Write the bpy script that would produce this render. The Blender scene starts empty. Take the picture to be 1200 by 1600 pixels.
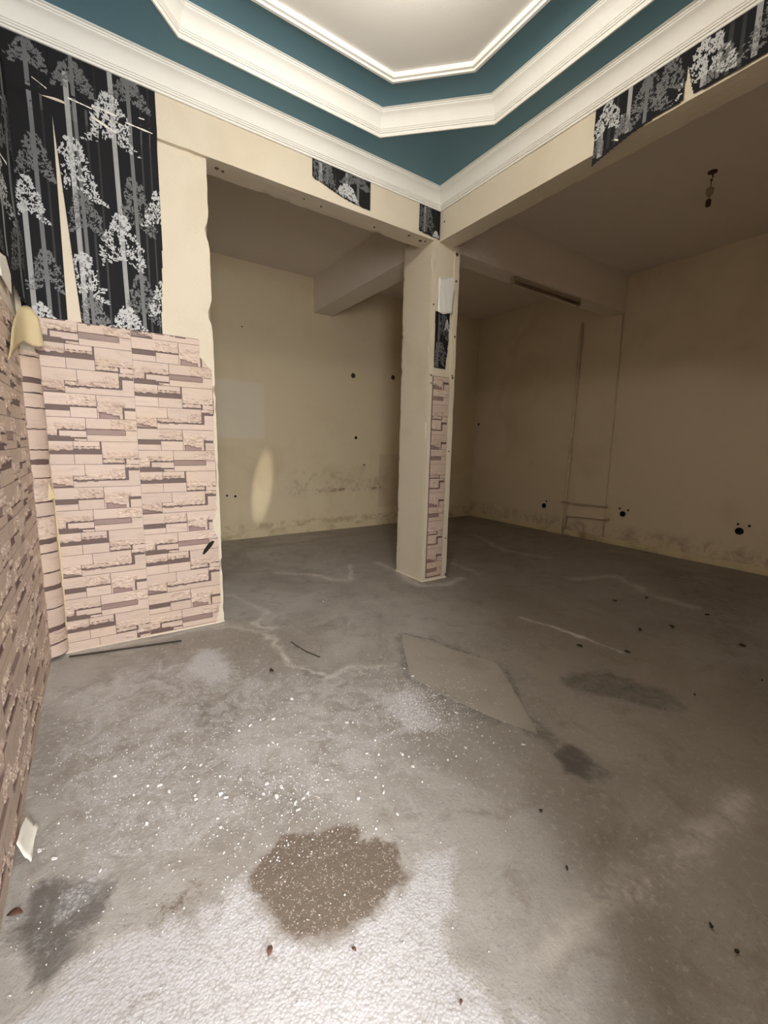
import bpy, bmesh, math, random
import numpy as np
from mathutils import Vector, Matrix, noise

# ------------------------------------------------------------------ camera
scene = bpy.context.scene
C = scene.collection
YAW, PITCH, ROLL, FPX = 0.5948, 0.1560, 0.0213, 667.15      # focal length in pixels of a 1200 x 1600 frame
cam_data = bpy.data.cameras.new('camera')
cam_data.sensor_fit = 'VERTICAL'
cam_data.sensor_height = 24.0
cam_data.lens = FPX * 24.0 / 1600.0
cam_data.clip_start = 0.02
cam = bpy.data.objects.new('camera', cam_data)
C.objects.link(cam)
_cy, _sy, _cp, _sp = math.cos(YAW), math.sin(YAW), math.cos(PITCH), math.sin(PITCH)
fw = Vector((_sy * _cp, _cy * _cp, -_sp)); rt = Vector((_cy, -_sy, 0)); up = rt.cross(fw)
r2 = rt * math.cos(ROLL) + up * math.sin(ROLL)
u2 = up * math.cos(ROLL) - rt * math.sin(ROLL)
M = Matrix((r2, u2, -fw)).transposed().to_4x4()
M.translation = (-1.983, -3.195, 1.35)
cam.matrix_world = M
scene.camera = cam

# ------------------------------------------------------------------ daylight and exposure
world = bpy.data.worlds.new('overcast_sky'); scene.world = world
world.use_nodes = True
bg = world.node_tree.nodes['Background']
bg.inputs[0].default_value = (0.80, 0.90, 1.0, 1)
bg.inputs[1].default_value = 0.40

def area_light(name, loc, direction, sx, sy, power, color, spread=180):
    d = bpy.data.lights.new(name, 'AREA'); d.shape = 'RECTANGLE'
    d.size, d.size_y, d.energy, d.color = sx, sy, power, color
    d.spread = math.radians(spread)
    o = bpy.data.objects.new(name, d); C.objects.link(o)
    o.location = loc
    o.rotation_euler = Vector(direction).to_track_quat('-Z', 'Z').to_euler()
    return o
area_light('daylight_through_doorway', (-2.4, -6.2, 2.5), (0, 1, -0.08), 3.0, 3.8, 790, (1.0, 0.975, 0.955))

# narrow glint of sun thrown back from the street onto the rear wall
sd = bpy.data.lights.new('reflected_sun_glint', 'SPOT')
sd.energy, sd.color, sd.spot_size, sd.spot_blend, sd.shadow_soft_size = 520, (1.0, 0.93, 0.78), math.radians(10.5), 0.75, 0.01
so = bpy.data.objects.new('reflected_sun_glint', sd); C.objects.link(so)
so.location = (-1.62, -3.60, 1.75)
so.rotation_euler = (Vector((-0.03, 2.794, 0.72)) - so.location).to_track_quat('-Z', 'Y').to_euler()
so.rotation_euler.rotate_axis('Z', math.radians(-9))
so.scale = (0.27, 1.0, 1.0)

vs = scene.view_settings
vs.view_transform = 'Standard'; vs.look = 'None'; vs.gamma = 1.0
vs.use_curve_mapping = False
vs.exposure = 0.05
scene.cycles.use_denoising = True
scene.cycles.use_adaptive_sampling = True
scene.cycles.adaptive_threshold = 0.04
scene.cycles.max_bounces = 7
scene.cycles.diffuse_bounces = 5
scene.cycles.sample_clamp_indirect = 8

rnd = random.Random(11)

# ------------------------------------------------------------------ measured room (metres)
XL, XE, XP, XQ = -2.291, -1.248, 0.655, 0.971        # left wall, partition end, pillar sides
XB, XB2 = 0.715, 0.895                               # cross beam faces
YP, YB, YF = 0.45, 2.799, -3.44                      # pillar depth, rear wall, front wall
XR = 4.144                                           # right wall
ZA, ZC, ZS, ZT = 3.153, 3.397, 3.537, 3.672          # beam underside, cornice foot, soffit, slab
YA = 0.025                                           # partition face, set back from the beam
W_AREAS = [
    ([(-2.258, -2.051), (-2.189, -2.041), (-2.127, -1.987), (-1.997, -1.982), (-1.784, -2.018), (-1.642, -2.029), (-1.663, -2.18), (-1.655, -2.26), (-1.561, -2.303), (-1.457, -2.333), (-1.315, -2.321), (-1.209, -2.245), (-1.056, -2.303), (-1.193, -2.443), (-1.276, -2.506), (-1.251, -2.622), (-1.217, -2.732), (-1.303, -2.797), (-2.24, -2.183)], 1, 0.035),  # white dust; its right-hand edge paints in where the daylight ends
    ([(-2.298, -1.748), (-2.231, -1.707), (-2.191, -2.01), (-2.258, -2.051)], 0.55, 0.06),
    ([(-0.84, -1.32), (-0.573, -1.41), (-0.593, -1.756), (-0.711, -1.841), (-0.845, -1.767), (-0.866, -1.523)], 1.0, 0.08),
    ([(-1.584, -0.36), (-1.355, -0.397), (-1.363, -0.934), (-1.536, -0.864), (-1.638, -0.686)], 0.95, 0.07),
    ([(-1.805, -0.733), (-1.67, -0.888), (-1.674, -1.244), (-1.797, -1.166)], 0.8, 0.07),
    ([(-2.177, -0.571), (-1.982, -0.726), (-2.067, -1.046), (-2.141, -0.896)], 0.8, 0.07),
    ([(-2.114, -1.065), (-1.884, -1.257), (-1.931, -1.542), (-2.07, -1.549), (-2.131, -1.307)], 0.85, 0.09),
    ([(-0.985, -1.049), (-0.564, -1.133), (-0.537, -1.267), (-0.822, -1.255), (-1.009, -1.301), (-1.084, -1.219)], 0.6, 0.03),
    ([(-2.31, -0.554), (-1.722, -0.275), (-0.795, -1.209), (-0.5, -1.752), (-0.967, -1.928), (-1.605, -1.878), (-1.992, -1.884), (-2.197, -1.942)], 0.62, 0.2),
    ([(-1.017, -1.807), (-0.753, -1.974), (-1.066, -2.31), (-1.231, -2.204)], 0.3, 0.03),  # paler strip on the lit side of the shadow edge, painted in
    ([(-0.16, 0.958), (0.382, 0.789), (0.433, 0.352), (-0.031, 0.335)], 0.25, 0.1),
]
T_AREAS = [
    ([(-1.662, -2.028), (-1.557, -1.938), (-1.367, -2.0), (-1.241, -2.141), (-1.273, -2.279), (-1.393, -2.335), (-1.518, -2.294), (-1.594, -2.291), (-1.65, -2.245), (-1.644, -2.152)], 1, 0.04),
    ([(-2.027, -1.963), (-1.817, -1.904), (-1.753, -2.004), (-1.857, -2.034)], 0.5, 0.05),
]
K_AREAS = [
    ([(-2.233, -1.683), (-2.037, -1.762), (-2.006, -1.852), (-2.113, -1.996), (-2.191, -2.01), (-2.259, -1.85)], 1, 0.06),
    ([(-0.349, -2.192), (-0.235, -2.23), (-0.253, -2.403), (-0.395, -2.415), (-0.453, -2.338)], 0.9, 0.05),
    ([(0.238, -1.808), (0.593, -1.967), (0.655, -2.229), (0.568, -2.435), (0.389, -2.342), (0.304, -2.121), (0.148, -1.951)], 0.7, 0.06),
    ([(-1.699, -0.87), (-1.396, -0.988), (-1.436, -1.34), (-1.652, -1.404), (-1.707, -1.114)], 0.5, 0.1),
    ([(-1.056, -0.83), (-0.921, -0.959), (-0.937, -1.161), (-1.118, -1.125)], 0.5, 0.06),
    ([(3.407, -0.781), (4.136, -1.792), (0.967, -2.605), (1.513, -2.035)], 0.5, 0.3),
    ([(-2.21, -2.069), (-2.172, -2.094), (-2.181, -2.127)], 0.6, 0.03),
]
W_LINES = [
    ([(-1.104, 0.593), (-0.991, 0.344), (-0.913, 0.002), (-1.064, -0.152), (-1.0, -0.321), (-1.103, -0.321), (-1.03, -0.595), (-1.073, -0.819), (-0.96, -1.04)], 0.022, 0.8),
    ([(-1.371, -0.096), (-1.201, -0.136), (-1.076, -0.338)], 0.02, 0.6),
    ([(-0.99, -1.104), (-0.79, -1.085), (-0.505, -1.188)], 0.02, 0.6),
    ([(-0.495, 1.017), (-0.139, 0.683), (0.035, 0.388), (0.32, 0.825)], 0.03, 0.9),
    ([(0.641, 0.793), (0.656, 0.434), (0.571, -0.062), (0.845, -0.177), (1.09, -0.104)], 0.05, 0.6),
    ([(0.802, -1.134), (0.863, -1.541), (0.867, -1.886)], 0.016, 0.9),
    ([(-2.261, -0.012), (-1.885, -0.029), (-1.261, -0.046)], 0.03, 0.5),
    ([(-2.293, -0.112), (-2.32, -0.728), (-2.297, -1.373), (-2.332, -1.495)], 0.05, 0.5),
    ([(-1.038, -2.678), (-0.823, -2.662), (-0.591, -2.72), (-0.168, -2.77), (0.099, -2.769)], 0.05, 0.65),
    ([(1.39, 0.366), (1.366, -0.11)], 0.02, 0.5),
    ([(2.837, 1.424), (2.458, 0.471), (2.642, -0.079)], 0.04, 0.45),
    ([(2.119, -0.752), (2.597, -0.901), (2.304, -1.42), (2.296, -1.789)], 0.05, 0.45),
]
K_LINES = [
    ([(-0.226, -0.854), (0.04, -1.524), (-0.313, -2.087), (-0.415, -1.849), (-0.489, -1.59), (-0.519, -1.339), (-0.226, -0.854)], 0.05, 0.6),
    ([(-0.313, -2.087), (-0.336, -2.166)], 0.03, 0.5),
]
SLAB = [(-0.226, -0.854), (0.04, -1.524), (-0.313, -2.087), (-0.415, -1.849), (-0.489, -1.59), (-0.519, -1.339)]
FLAKES = [(-1.454, -1.307), (-1.34, -1.316), (-1.67, -1.65), (-1.658, -1.679), (-1.755, -1.627), (-1.494, -1.776), (-1.445, -1.846), (-1.387, -1.827), (-1.504, -1.696), (-1.296, -1.805), (-1.051, -1.533), (-1.705, -1.801), (-2.224, -1.57), (-2.182, -1.631), (-0.436, -0.004), (-0.515, -1.366), (-0.543, -1.763), (-0.95, -1.854), (-0.956, -1.935), (-0.684, -1.971), (-0.445, -2.102), (-1.048, -1.535), (-1.203, -1.207), (-1.446, -1.879), (-1.409, -1.841), (-1.461, -1.742), (-1.86, -1.48), (-1.919, -1.646), (-2.004, -1.33), (-1.833, -1.534), (-1.134, -1.981), (-1.234, -1.953)]
DARK = [(0.904, -1.888), (0.703, -2.356), (1.36, -1.753), (1.642, -1.856), (2.163, -1.906), (1.713, -2.274), (0.71, -1.661), (-0.688, -2.372), (1.232, -2.508), (-1.196, -0.877), (-0.626, -2.947), (-0.61, -2.883), (-0.807, -2.556), (1.809, -1.32), (2.156, -1.432)]
LEAVES = [(-2.289, -1.768), (-1.686, -2.257), (-1.496, -2.376), (-1.332, -2.614), (-1.69, -1.948)]

# ------------------------------------------------------------------ helpers
def mesh_obj(name, verts, faces, mat=None, parent=None, smooth=False, mats=None, fmat=None):
    me = bpy.data.meshes.new(name)
    me.from_pydata([tuple(v) for v in verts], [], [tuple(f) for f in faces])
    for m in (mats or [mat]):
        me.materials.append(m)
    if fmat is not None:
        me.polygons.foreach_set('material_index', list(fmat))
    if smooth:
        me.polygons.foreach_set('use_smooth', [True] * len(me.polygons))
    me.update()
    o = bpy.data.objects.new(name, me)
    C.objects.link(o)
    if parent is not None:
        o.parent = parent
    return o

def empty(name, loc=(0, 0, 0)):
    o = bpy.data.objects.new(name, None)
    o.empty_display_size = 0.1
    C.objects.link(o); o.location = loc
    return o

def tag(o, label=None, cat=None, group=None, kind=None):
    if label: o['label'] = label
    if cat: o['category'] = cat
    if group: o['group'] = group
    if kind: o['kind'] = kind
    return o

class MB:
    """collects shapes into one mesh"""
    def __init__(s): s.v = []; s.f = []; s.m = []
    def add(s, v, f, m=0):
        n = len(s.v); s.v += [tuple(p) for p in v]
        s.f += [tuple(i + n for i in q) for q in f]; s.m += [m] * len(f)
    def box(s, a, b, m=0):
        x0, y0, z0 = a; x1, y1, z1 = b
        s.add([(x0,y0,z0),(x1,y0,z0),(x1,y1,z0),(x0,y1,z0),(x0,y0,z1),(x1,y0,z1),(x1,y1,z1),(x0,y1,z1)],
              [(0,3,2,1),(4,5,6,7),(0,1,5,4),(1,2,6,5),(2,3,7,6),(3,0,4,7)], m)
    def tube(s, pts, r, n=10, m=0, caps=True):
        pts = [Vector(p) for p in pts]; rings = []
        rr = r if isinstance(r, (list, tuple)) else [r] * len(pts)
        for i, p in enumerate(pts):
            t = (pts[min(i + 1, len(pts) - 1)] - pts[max(i - 1, 0)]).normalized()
            a = t.cross(Vector((0, 0, 1)) if abs(t.z) < .9 else Vector((1, 0, 0))).normalized(); b = t.cross(a)
            rings.append([p + (a * math.cos(k * 2 * math.pi / n) + b * math.sin(k * 2 * math.pi / n)) * rr[i] for k in range(n)])
        v = [q for g in rings for q in g]; f = []
        for i in range(len(pts) - 1):
            for k in range(n):
                f.append((i*n+k, i*n+(k+1) % n, (i+1)*n+(k+1) % n, (i+1)*n+k))
        if caps:
            f.append(tuple(range(n))[::-1]); f.append(tuple((len(pts)-1)*n + k for k in range(n)))
        s.add(v, f, m)
    def lathe(s, prof, o=(0, 0, 0), n=20, m=0, axis='z'):
        v = []; f = []
        for (r, h) in prof:
            for k in range(n):
                a = k * 2 * math.pi / n
                p = (r * math.cos(a), r * math.sin(a), h)
                if axis == 'x': p = (p[2], p[0], p[1])
                if axis == 'y': p = (p[0], p[2], p[1])
                v.append((o[0] + p[0], o[1] + p[1], o[2] + p[2]))
        for i in range(len(prof) - 1):
            for k in range(n):
                f.append((i*n+k, i*n+(k+1) % n, (i+1)*n+(k+1) % n, (i+1)*n+k))
        s.add(v, f, m)
    def build(s, name, mats, parent=None, smooth=False):
        if not isinstance(mats, (list, tuple)): mats = [mats]
        return mesh_obj(name, s.v, s.f, parent=parent, smooth=smooth, mats=mats, fmat=s.m)

def grid_box(a, b, step=0.08, amp=0.003, edge=0.0, freq=5.0, seed=0, keep=()):
    """box whose six faces are fine grids, pushed about by noise like hand-laid plaster.
    keep: axis names ('x0','x1',...) whose faces stay flat"""
    a = Vector(a); b = Vector(b)
    n = [max(1, int(round((b[i] - a[i]) / step))) for i in range(3)]
    idx = {}; V = []; F = []
    def vid(i, j, k):
        q = (i, j, k)
        if q not in idx:
            idx[q] = len(V)
            V.append(Vector((a.x + (b.x - a.x) * i / n[0], a.y + (b.y - a.y) * j / n[1], a.z + (b.z - a.z) * k / n[2])))
        return idx[q]
    for i in range(n[0]):
        for j in range(n[1]):
            F.append((vid(i,j,0), vid(i,j+1,0), vid(i+1,j+1,0), vid(i+1,j,0)))
            F.append((vid(i,j,n[2]), vid(i+1,j,n[2]), vid(i+1,j+1,n[2]), vid(i,j+1,n[2])))
    for i in range(n[0]):
        for k in range(n[2]):
            F.append((vid(i,0,k), vid(i+1,0,k), vid(i+1,0,k+1), vid(i,0,k+1)))
            F.append((vid(i,n[1],k), vid(i,n[1],k+1), vid(i+1,n[1],k+1), vid(i+1,n[1],k)))
    for j in range(n[1]):
        for k in range(n[2]):
            F.append((vid(0,j,k), vid(0,j,k+1), vid(0,j+1,k+1), vid(0,j+1,k)))
            F.append((vid(n[0],j,k), vid(n[0],j+1,k), vid(n[0],j+1,k+1), vid(n[0],j,k+1)))
    off = Vector((seed * 7.1, seed * 3.3, seed * 1.7))
    for q, i in idx.items():
        p = V[i]; on = [(q[t] == 0, q[t] == n[t]) for t in range(3)]
        cnt = sum(1 for t in on if t[0] or t[1])
        for t, ax in enumerate('xyz'):
            if (on[t][0] and ax + '0' in keep) or (on[t][1] and ax + '1' in keep): continue
            if on[t][0] or on[t][1]:
                s = -1 if on[t][0] else 1
                d = amp * noise.noise(p * freq + off)
                if cnt >= 2 and edge:
                    d -= edge * 2.2 * max(0.0, noise.noise(p * 13.0 + off * 2) - 0.33) + edge * 0.30 * max(0, noise.noise(p * 31.0 + off)) + edge * .15
                p[t] += s * d
    return V, F

# ------------------------------------------------------------------ materials
def new_mat(name):
    m = bpy.data.materials.new(name); m.use_nodes = True
    nt = m.node_tree; p = nt.nodes['Principled BSDF']
    return m, nt, p
def N(nt, t, **kw):
    n = nt.nodes.new(t)
    for k, v in kw.items():
        if k.startswith('i_'):
            key = k[2:]
            key = int(key) if key.isdigit() else key.replace('_', ' ')
            n.inputs[key].default_value = v
        else: setattr(n, k, v)
    return n
def rgba(c): return (c[0], c[1], c[2], 1)
def noise_n(nt, co, scale, detail=4, rough=.55, dist=0.0):
    n = N(nt, 'ShaderNodeTexNoise'); n.inputs['Scale'].default_value = scale
    n.inputs['Detail'].default_value = detail; n.inputs['Roughness'].default_value = rough
    n.inputs['Distortion'].default_value = dist
    nt.links.new(co, n.inputs['Vector']); return n.outputs['Fac']
def ramp(nt, fac, lo, hi):
    n = N(nt, 'ShaderNodeMapRange', interpolation_type='SMOOTHSTEP')
    n.inputs['From Min'].default_value = lo; n.inputs['From Max'].default_value = hi
    nt.links.new(fac, n.inputs['Value']); return n.outputs['Result']
def mth(nt, op, a, b=None, clamp=False):
    n = N(nt, 'ShaderNodeMath', operation=op, use_clamp=clamp)
    for i, x in enumerate((a, b)):
        if x is None: continue
        if isinstance(x, (int, float)): n.inputs[i].default_value = x
        else: nt.links.new(x, n.inputs[i])
    return n.outputs[0]
def mixc(nt, fac, a, b):
    n = N(nt, 'ShaderNodeMix', data_type='RGBA')
    for k, x in ((0, fac), (6, a), (7, b)):
        if isinstance(x, (int, float)): n.inputs[k].default_value = x
        elif isinstance(x, tuple): n.inputs[k].default_value = rgba(x)
        else: nt.links.new(x, n.inputs[k])
    return n.outputs[2]
def bump(nt, p, h, strength, dist):
    b = N(nt, 'ShaderNodeBump'); b.inputs['Strength'].default_value = strength; b.inputs['Distance'].default_value = dist
    nt.links.new(h, b.inputs['Height']); nt.links.new(b.outputs[0], p.inputs['Normal'])
def coord(nt, kind='Object'):
    return N(nt, 'ShaderNodeTexCoord').outputs[kind]
def geo_pos(nt):
    return N(nt, 'ShaderNodeNewGeometry').outputs['Position']

def paint(name, base, dirt, rough=.75, scale=1.3, amount=.55, fine=60, bstr=.25, bdist=.004, extra=None):
    m, nt, p = new_mat(name); co = geo_pos(nt)
    f1 = ramp(nt, noise_n(nt, co, scale, 3, .6, .4), .45, .8)
    col = mixc(nt, mth(nt, 'MULTIPLY', f1, amount), base, dirt)
    f2 = ramp(nt, noise_n(nt, co, scale * 9, 3, .65), .60, .80)
    col = mixc(nt, mth(nt, 'MULTIPLY', f2, amount * .5), col, dirt)
    if extra: col = extra(nt, co, col)
    nt.links.new(col, p.inputs['Base Color'])
    p.inputs['Roughness'].default_value = rough
    h = mth(nt, 'ADD', noise_n(nt, co, fine, 1), mth(nt, 'MULTIPLY', noise_n(nt, co, 7, 1), 2.0))
    bump(nt, p, h, bstr, bdist)
    return m

def sep(nt, co):
    n = N(nt, 'ShaderNodeSeparateXYZ'); nt.links.new(co, n.inputs[0]); return n.outputs
def band(nt, v, lo, hi, soft):
    return mth(nt, 'MULTIPLY', ramp(nt, v, lo - soft, lo + soft), mth(nt, 'SUBTRACT', 1.0, ramp(nt, v, hi - soft, hi + soft)))

def rear_extra(nt, co, col):
    x, y, z = sep(nt, co)
    n1 = noise_n(nt, co, 7, 6, .7, .6)
    # scuffed band where furniture stood, paler square of newer paint, dirt line over the skirting
    m1 = mth(nt, 'MULTIPLY', mth(nt, 'MULTIPLY', band(nt, x, .35, 2.2, .25), band(nt, z, .58, .95, .12)), ramp(nt, n1, .45, .68))
    col = mixc(nt, mth(nt, 'MULTIPLY', m1, .38), col, (.23, .17, .10))
    m2 = mth(nt, 'MULTIPLY', band(nt, x, .3, 2.3, .1), band(nt, z, .60, .655, .012))
    col = mixc(nt, mth(nt, 'MULTIPLY', mth(nt, 'MULTIPLY', m2, ramp(nt, noise_n(nt, co, 5, 4, .7), .48, .60)), .7), col, (.16, .11, .06))
    m3 = mth(nt, 'MULTIPLY', band(nt, x, -.62, .02, .02), band(nt, z, 1.40, 2.15, .03))
    col = mixc(nt, mth(nt, 'MULTIPLY', m3, .45), col, (.80, .76, .66))
    m4 = mth(nt, 'MULTIPLY', band(nt, z, .10, .20, .03), ramp(nt, n1, .42, .62))
    col = mixc(nt, mth(nt, 'MULTIPLY', m4, .5), col, (.30, .22, .10))
    m5 = mth(nt, 'MULTIPLY', band(nt, x, 1.95, 2.35, .02), band(nt, z, .3, 1.2, .02))
    col = mixc(nt, mth(nt, 'MULTIPLY', m5, .25), col, (.40, .31, .20))
    return col
def right_extra(nt, co, col):
    x, y, z = sep(nt, co)
    n1 = noise_n(nt, co, 6, 6, .7, .6)
    m4 = mth(nt, 'MULTIPLY', band(nt, z, -.1, .26, .08), ramp(nt, n1, .42, .66))
    return mixc(nt, mth(nt, 'MULTIPLY', m4, .55), col, (.28, .21, .13))

CREAM, CREAM_D = (.74, .66, .54), (.56, .46, .33)
M_wall = paint('cream_wall_paint', CREAM, CREAM_D)
M_rear = paint('cream_rear_wall_paint', (.73, .625, .44), (.58, .46, .28), extra=rear_extra)
M_right = paint('cream_right_wall_paint', (.72, .615, .47), (.56, .45, .31), extra=right_extra)
M_plaster = paint('pale_plaster', (.70, .625, .50), (.56, .47, .34), amount=.5, bstr=.4)
M_slab = paint('slab_paint', (.74, .67, .59), (.64, .56, .48), amount=.35)
M_tray = paint('white_ceiling_paint', (.82, .81, .77), (.74, .72, .67), rough=.5, amount=.25, bstr=.08)
M_gyps = paint('white_gypsum_moulding', (.86, .85, .80), (.72, .69, .61), amount=.4, bstr=.15, bdist=.002)
M_blue = paint('teal_blue_paint', (.118, .270, .350), (.098, .230, .300), rough=.6, amount=.35, bstr=.12)
M_skirt = paint('skirting_paint', (.70, .60, .40), (.33, .25, .14), amount=.9, scale=3)
M_pipe = paint('pipe_paint', (.68, .58, .43), (.45, .34, .22), rough=.5, amount=.6, scale=6)
def plain(name, col, rough=.6, metal=0.0, var=.25, scale=30):
    m, nt, p = new_mat(name); co = coord(nt)
    f = noise_n(nt, co, scale, 4)
    c2 = tuple(c * (1 - var) for c in col)
    nt.links.new(mixc(nt, f, col, c2), p.inputs['Base Color'])
    p.inputs['Roughness'].default_value = rough; p.inputs['Metallic'].default_value = metal
    return m
M_hole = plain('dark_hole', (.015, .011, .008), .95)
M_box = plain('old_socket_box_plastic', (.11, .07, .04), .7)
M_rust = plain('rusty_iron', (.09, .045, .025), .8, .3)
M_ceram = plain('grimy_ceramic', (.33, .25, .16), .5)
M_batten = plain('grimy_batten', (.42, .34, .25), .6)
M_tubeglass = plain('dead_fluorescent_tube', (.22, .15, .09), .25, var=.5, scale=12)
M_flake = plain('white_paint_flake', (.86, .86, .86), .7, var=.12)
M_specks = plain('dark_debris', (.045, .035, .028), .9)
M_leaf = plain('dry_brown_leaf', (.15, .075, .045), .8)
M_paperback = plain('yellowed_paper_back', (.72, .59, .36), .85, var=.3, scale=9)
M_tear = plain('torn_white_paper', (.85, .82, .74), .9, var=.1)
M_black = paint('black_tree_wallpaper', (.017, .017, .019), (.012, .012, .013), rough=.85, amount=.5, bstr=.1)
M_black.node_tree.nodes['Principled BSDF'].inputs['Specular IOR Level'].default_value = .15
M_line = plain('wallpaper_black_stripe', (.004, .004, .004), .5)
M_tlight = plain('wallpaper_pale_tree', (.56, .57, .58), .5, var=.12, scale=20)
M_ttrunk = plain('wallpaper_pale_trunk', (.36, .365, .37), .6, var=.2, scale=9)
M_tgrey = plain('wallpaper_grey_tree', (.155, .158, .162), .5, var=.25, scale=20)
M_lampglass = new_mat('opal_lamp_glass')[0]
_p = M_lampglass.node_tree.nodes['Principled BSDF']
_p.inputs['Base Color'].default_value = (.9, .9, .86, 1); _p.inputs['Emission Color'].default_value = (1, .95, .86, 1); _p.inputs['Emission Strength'].default_value = 5.0

def stone_mat(name, base, alt, dark, split=0.0):
    m, nt, p = new_mat(name); co = geo_pos(nt)
    obj = N(nt, 'ShaderNodeObjectInfo').outputs['Random']
    col = mixc(nt, obj, base, alt)
    # yellowed glue and damp blotches behind the print
    col = mixc(nt, mth(nt, 'MULTIPLY', ramp(nt, noise_n(nt, co, 2.2, 4, .6, .4), .45, .70), .55), col, tuple(c * k for c, k in zip(base, (.97, .93, .80))))
    streak = N(nt, 'ShaderNodeMapping'); streak.inputs['Scale'].default_value = (6, 6, 26)
    nt.links.new(co, streak.inputs[0])
    f = ramp(nt, noise_n(nt, streak.outputs[0], 1.6, 6, .62, .5), .48, .74)
    col = mixc(nt, mth(nt, 'MULTIPLY', f, .42), col, dark)
    f2 = ramp(nt, noise_n(nt, co, 55, 4, .6), .58, .75)
    col = mixc(nt, mth(nt, 'MULTIPLY', f2, .22), col, dark)
    if split:
        st2 = N(nt, 'ShaderNodeMapping'); st2.inputs['Scale'].default_value = (15, 15, 40)
        nt.links.new(co, st2.inputs[0]); n_ = noise_n(nt, st2.outputs[0], 1.5, 5, .65, 1.0)
        col = mixc(nt, mth(nt, 'MULTIPLY', mth(nt, 'SUBTRACT', 1.0, ramp(nt, n_, .36, .47)), split), col, dark)
        col = mixc(nt, mth(nt, 'MULTIPLY', ramp(nt, n_, .54, .64), .5), col, (.76, .62, .53))
    nt.links.new(col, p.inputs['Base Color']); p.inputs['Roughness'].default_value = .5
    bump(nt, p, noise_n(nt, co, 120, 4), .2, .002)
    return m
M_stone = stone_mat('printed_stone', (.615, .485, .41), (.545, .43, .36), (.39, .28, .23))
M_rough = stone_mat('printed_split_stone', (.64, .51, .43), (.56, .435, .36), (.29, .195, .16), split=.68)
M_shade = stone_mat('printed_stone_recess', (.30, .205, .18), (.25, .17, .15), (.14, .09, .08))
M_joint = plain('printed_joint', (.155, .10, .088), .6)

# ------------------------------------------------------------------ the floor
def smooth(t): t = np.clip(t, 0, 1); return t * t * (3 - 2 * t)
def seg_dist(px, py, pts, closed):
    d = np.full(px.shape, 1e9)
    n = len(pts)
    for i in range(n if closed else n - 1):
        ax, ay = pts[i]; bx, by = pts[(i + 1) % n]
        dx, dy = bx - ax, by - ay
        t = np.clip(((px - ax) * dx + (py - ay) * dy) / (dx * dx + dy * dy + 1e-9), 0, 1)
        d = np.minimum(d, np.hypot(px - ax - t * dx, py - ay - t * dy))
    return d
def inside(px, py, pts):
    c = np.zeros(px.shape, bool); n = len(pts)
    for i in range(n):
        ax, ay = pts[i]; bx, by = pts[(i + 1) % n]
        if ay == by: continue
        c ^= ((ay > py) != (by > py)) & (px < (bx - ax) * (py - ay) / (by - ay) + ax)
    return c
def area_mask(px, py, areas):
    m = np.zeros(px.shape)
    for pts, s, soft in areas:
        d = seg_dist(px, py, pts, True) * np.where(inside(px, py, pts), 1, -1)
        m = np.maximum(m, s * smooth((d + soft) / (2 * soft)))
    return m
def line_mask(px, py, lines):
    m = np.zeros(px.shape)
    for pts, w, s in lines:
        m = np.maximum(m, s * np.exp(-(seg_dist(px, py, pts, False) / w) ** 2))
    return m

gx = np.concatenate([np.arange(XL - .25, 1.0, .0125), np.arange(1.0, XR + .3, .05)])
gy = np.concatenate([np.arange(YF - .9, 0.0, .0125), np.arange(0.0, YB + .25, .04)])
PX, PY = np.meshgrid(gx, gy)
px, py = PX.ravel(), PY.ravel()
wx = np.array([.055 * noise.noise((x * 4.5, y * 4.5, 11)) + .03 * noise.noise((x * 13, y * 13, 12)) for x, y in zip(px, py)])
wy = np.array([.055 * noise.noise((x * 4.5, y * 4.5, 21)) + .03 * noise.noise((x * 13, y * 13, 22)) for x, y in zip(px, py)])
px0, py0 = px, py
px, py = px + wx, py + wy
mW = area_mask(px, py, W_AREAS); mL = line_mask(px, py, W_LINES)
mT = area_mask(px, py, T_AREAS)
mK = np.maximum(area_mask(px, py, K_AREAS), line_mask(px, py, K_LINES))
px, py = px0, py0
nx, ny = len(gx), len(gy)
pz = np.array([0.004 * noise.noise((x * 1.7, y * 1.7, 0)) + 0.0012 * noise.noise((x * 14, y * 14, 3)) for x, y in zip(px, py)])
co = np.stack([px, py, pz], 1).astype(np.float32)
i = np.arange(nx - 1)[None, :] + nx * np.arange(ny - 1)[:, None]
quads = np.stack([i, i + 1, i + 1 + nx, i + nx], -1).reshape(-1, 4).astype(np.int32)
me = bpy.data.meshes.new('floor')
me.vertices.add(len(co)); me.vertices.foreach_set('co', co.ravel())
me.loops.add(quads.size); me.loops.foreach_set('vertex_index', quads.ravel())
me.polygons.add(len(quads)); me.polygons.foreach_set('loop_start', np.arange(0, quads.size, 4, dtype=np.int32))
me.polygons.foreach_set('use_smooth', np.ones(len(quads), bool))
me.update(calc_edges=True); me.validate()
at = me.attributes.new('wear_and_light', 'FLOAT_COLOR', 'POINT')
at.data.foreach_set('color', np.stack([mW, mT, mK, mL], 1).astype(np.float32).ravel())

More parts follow.
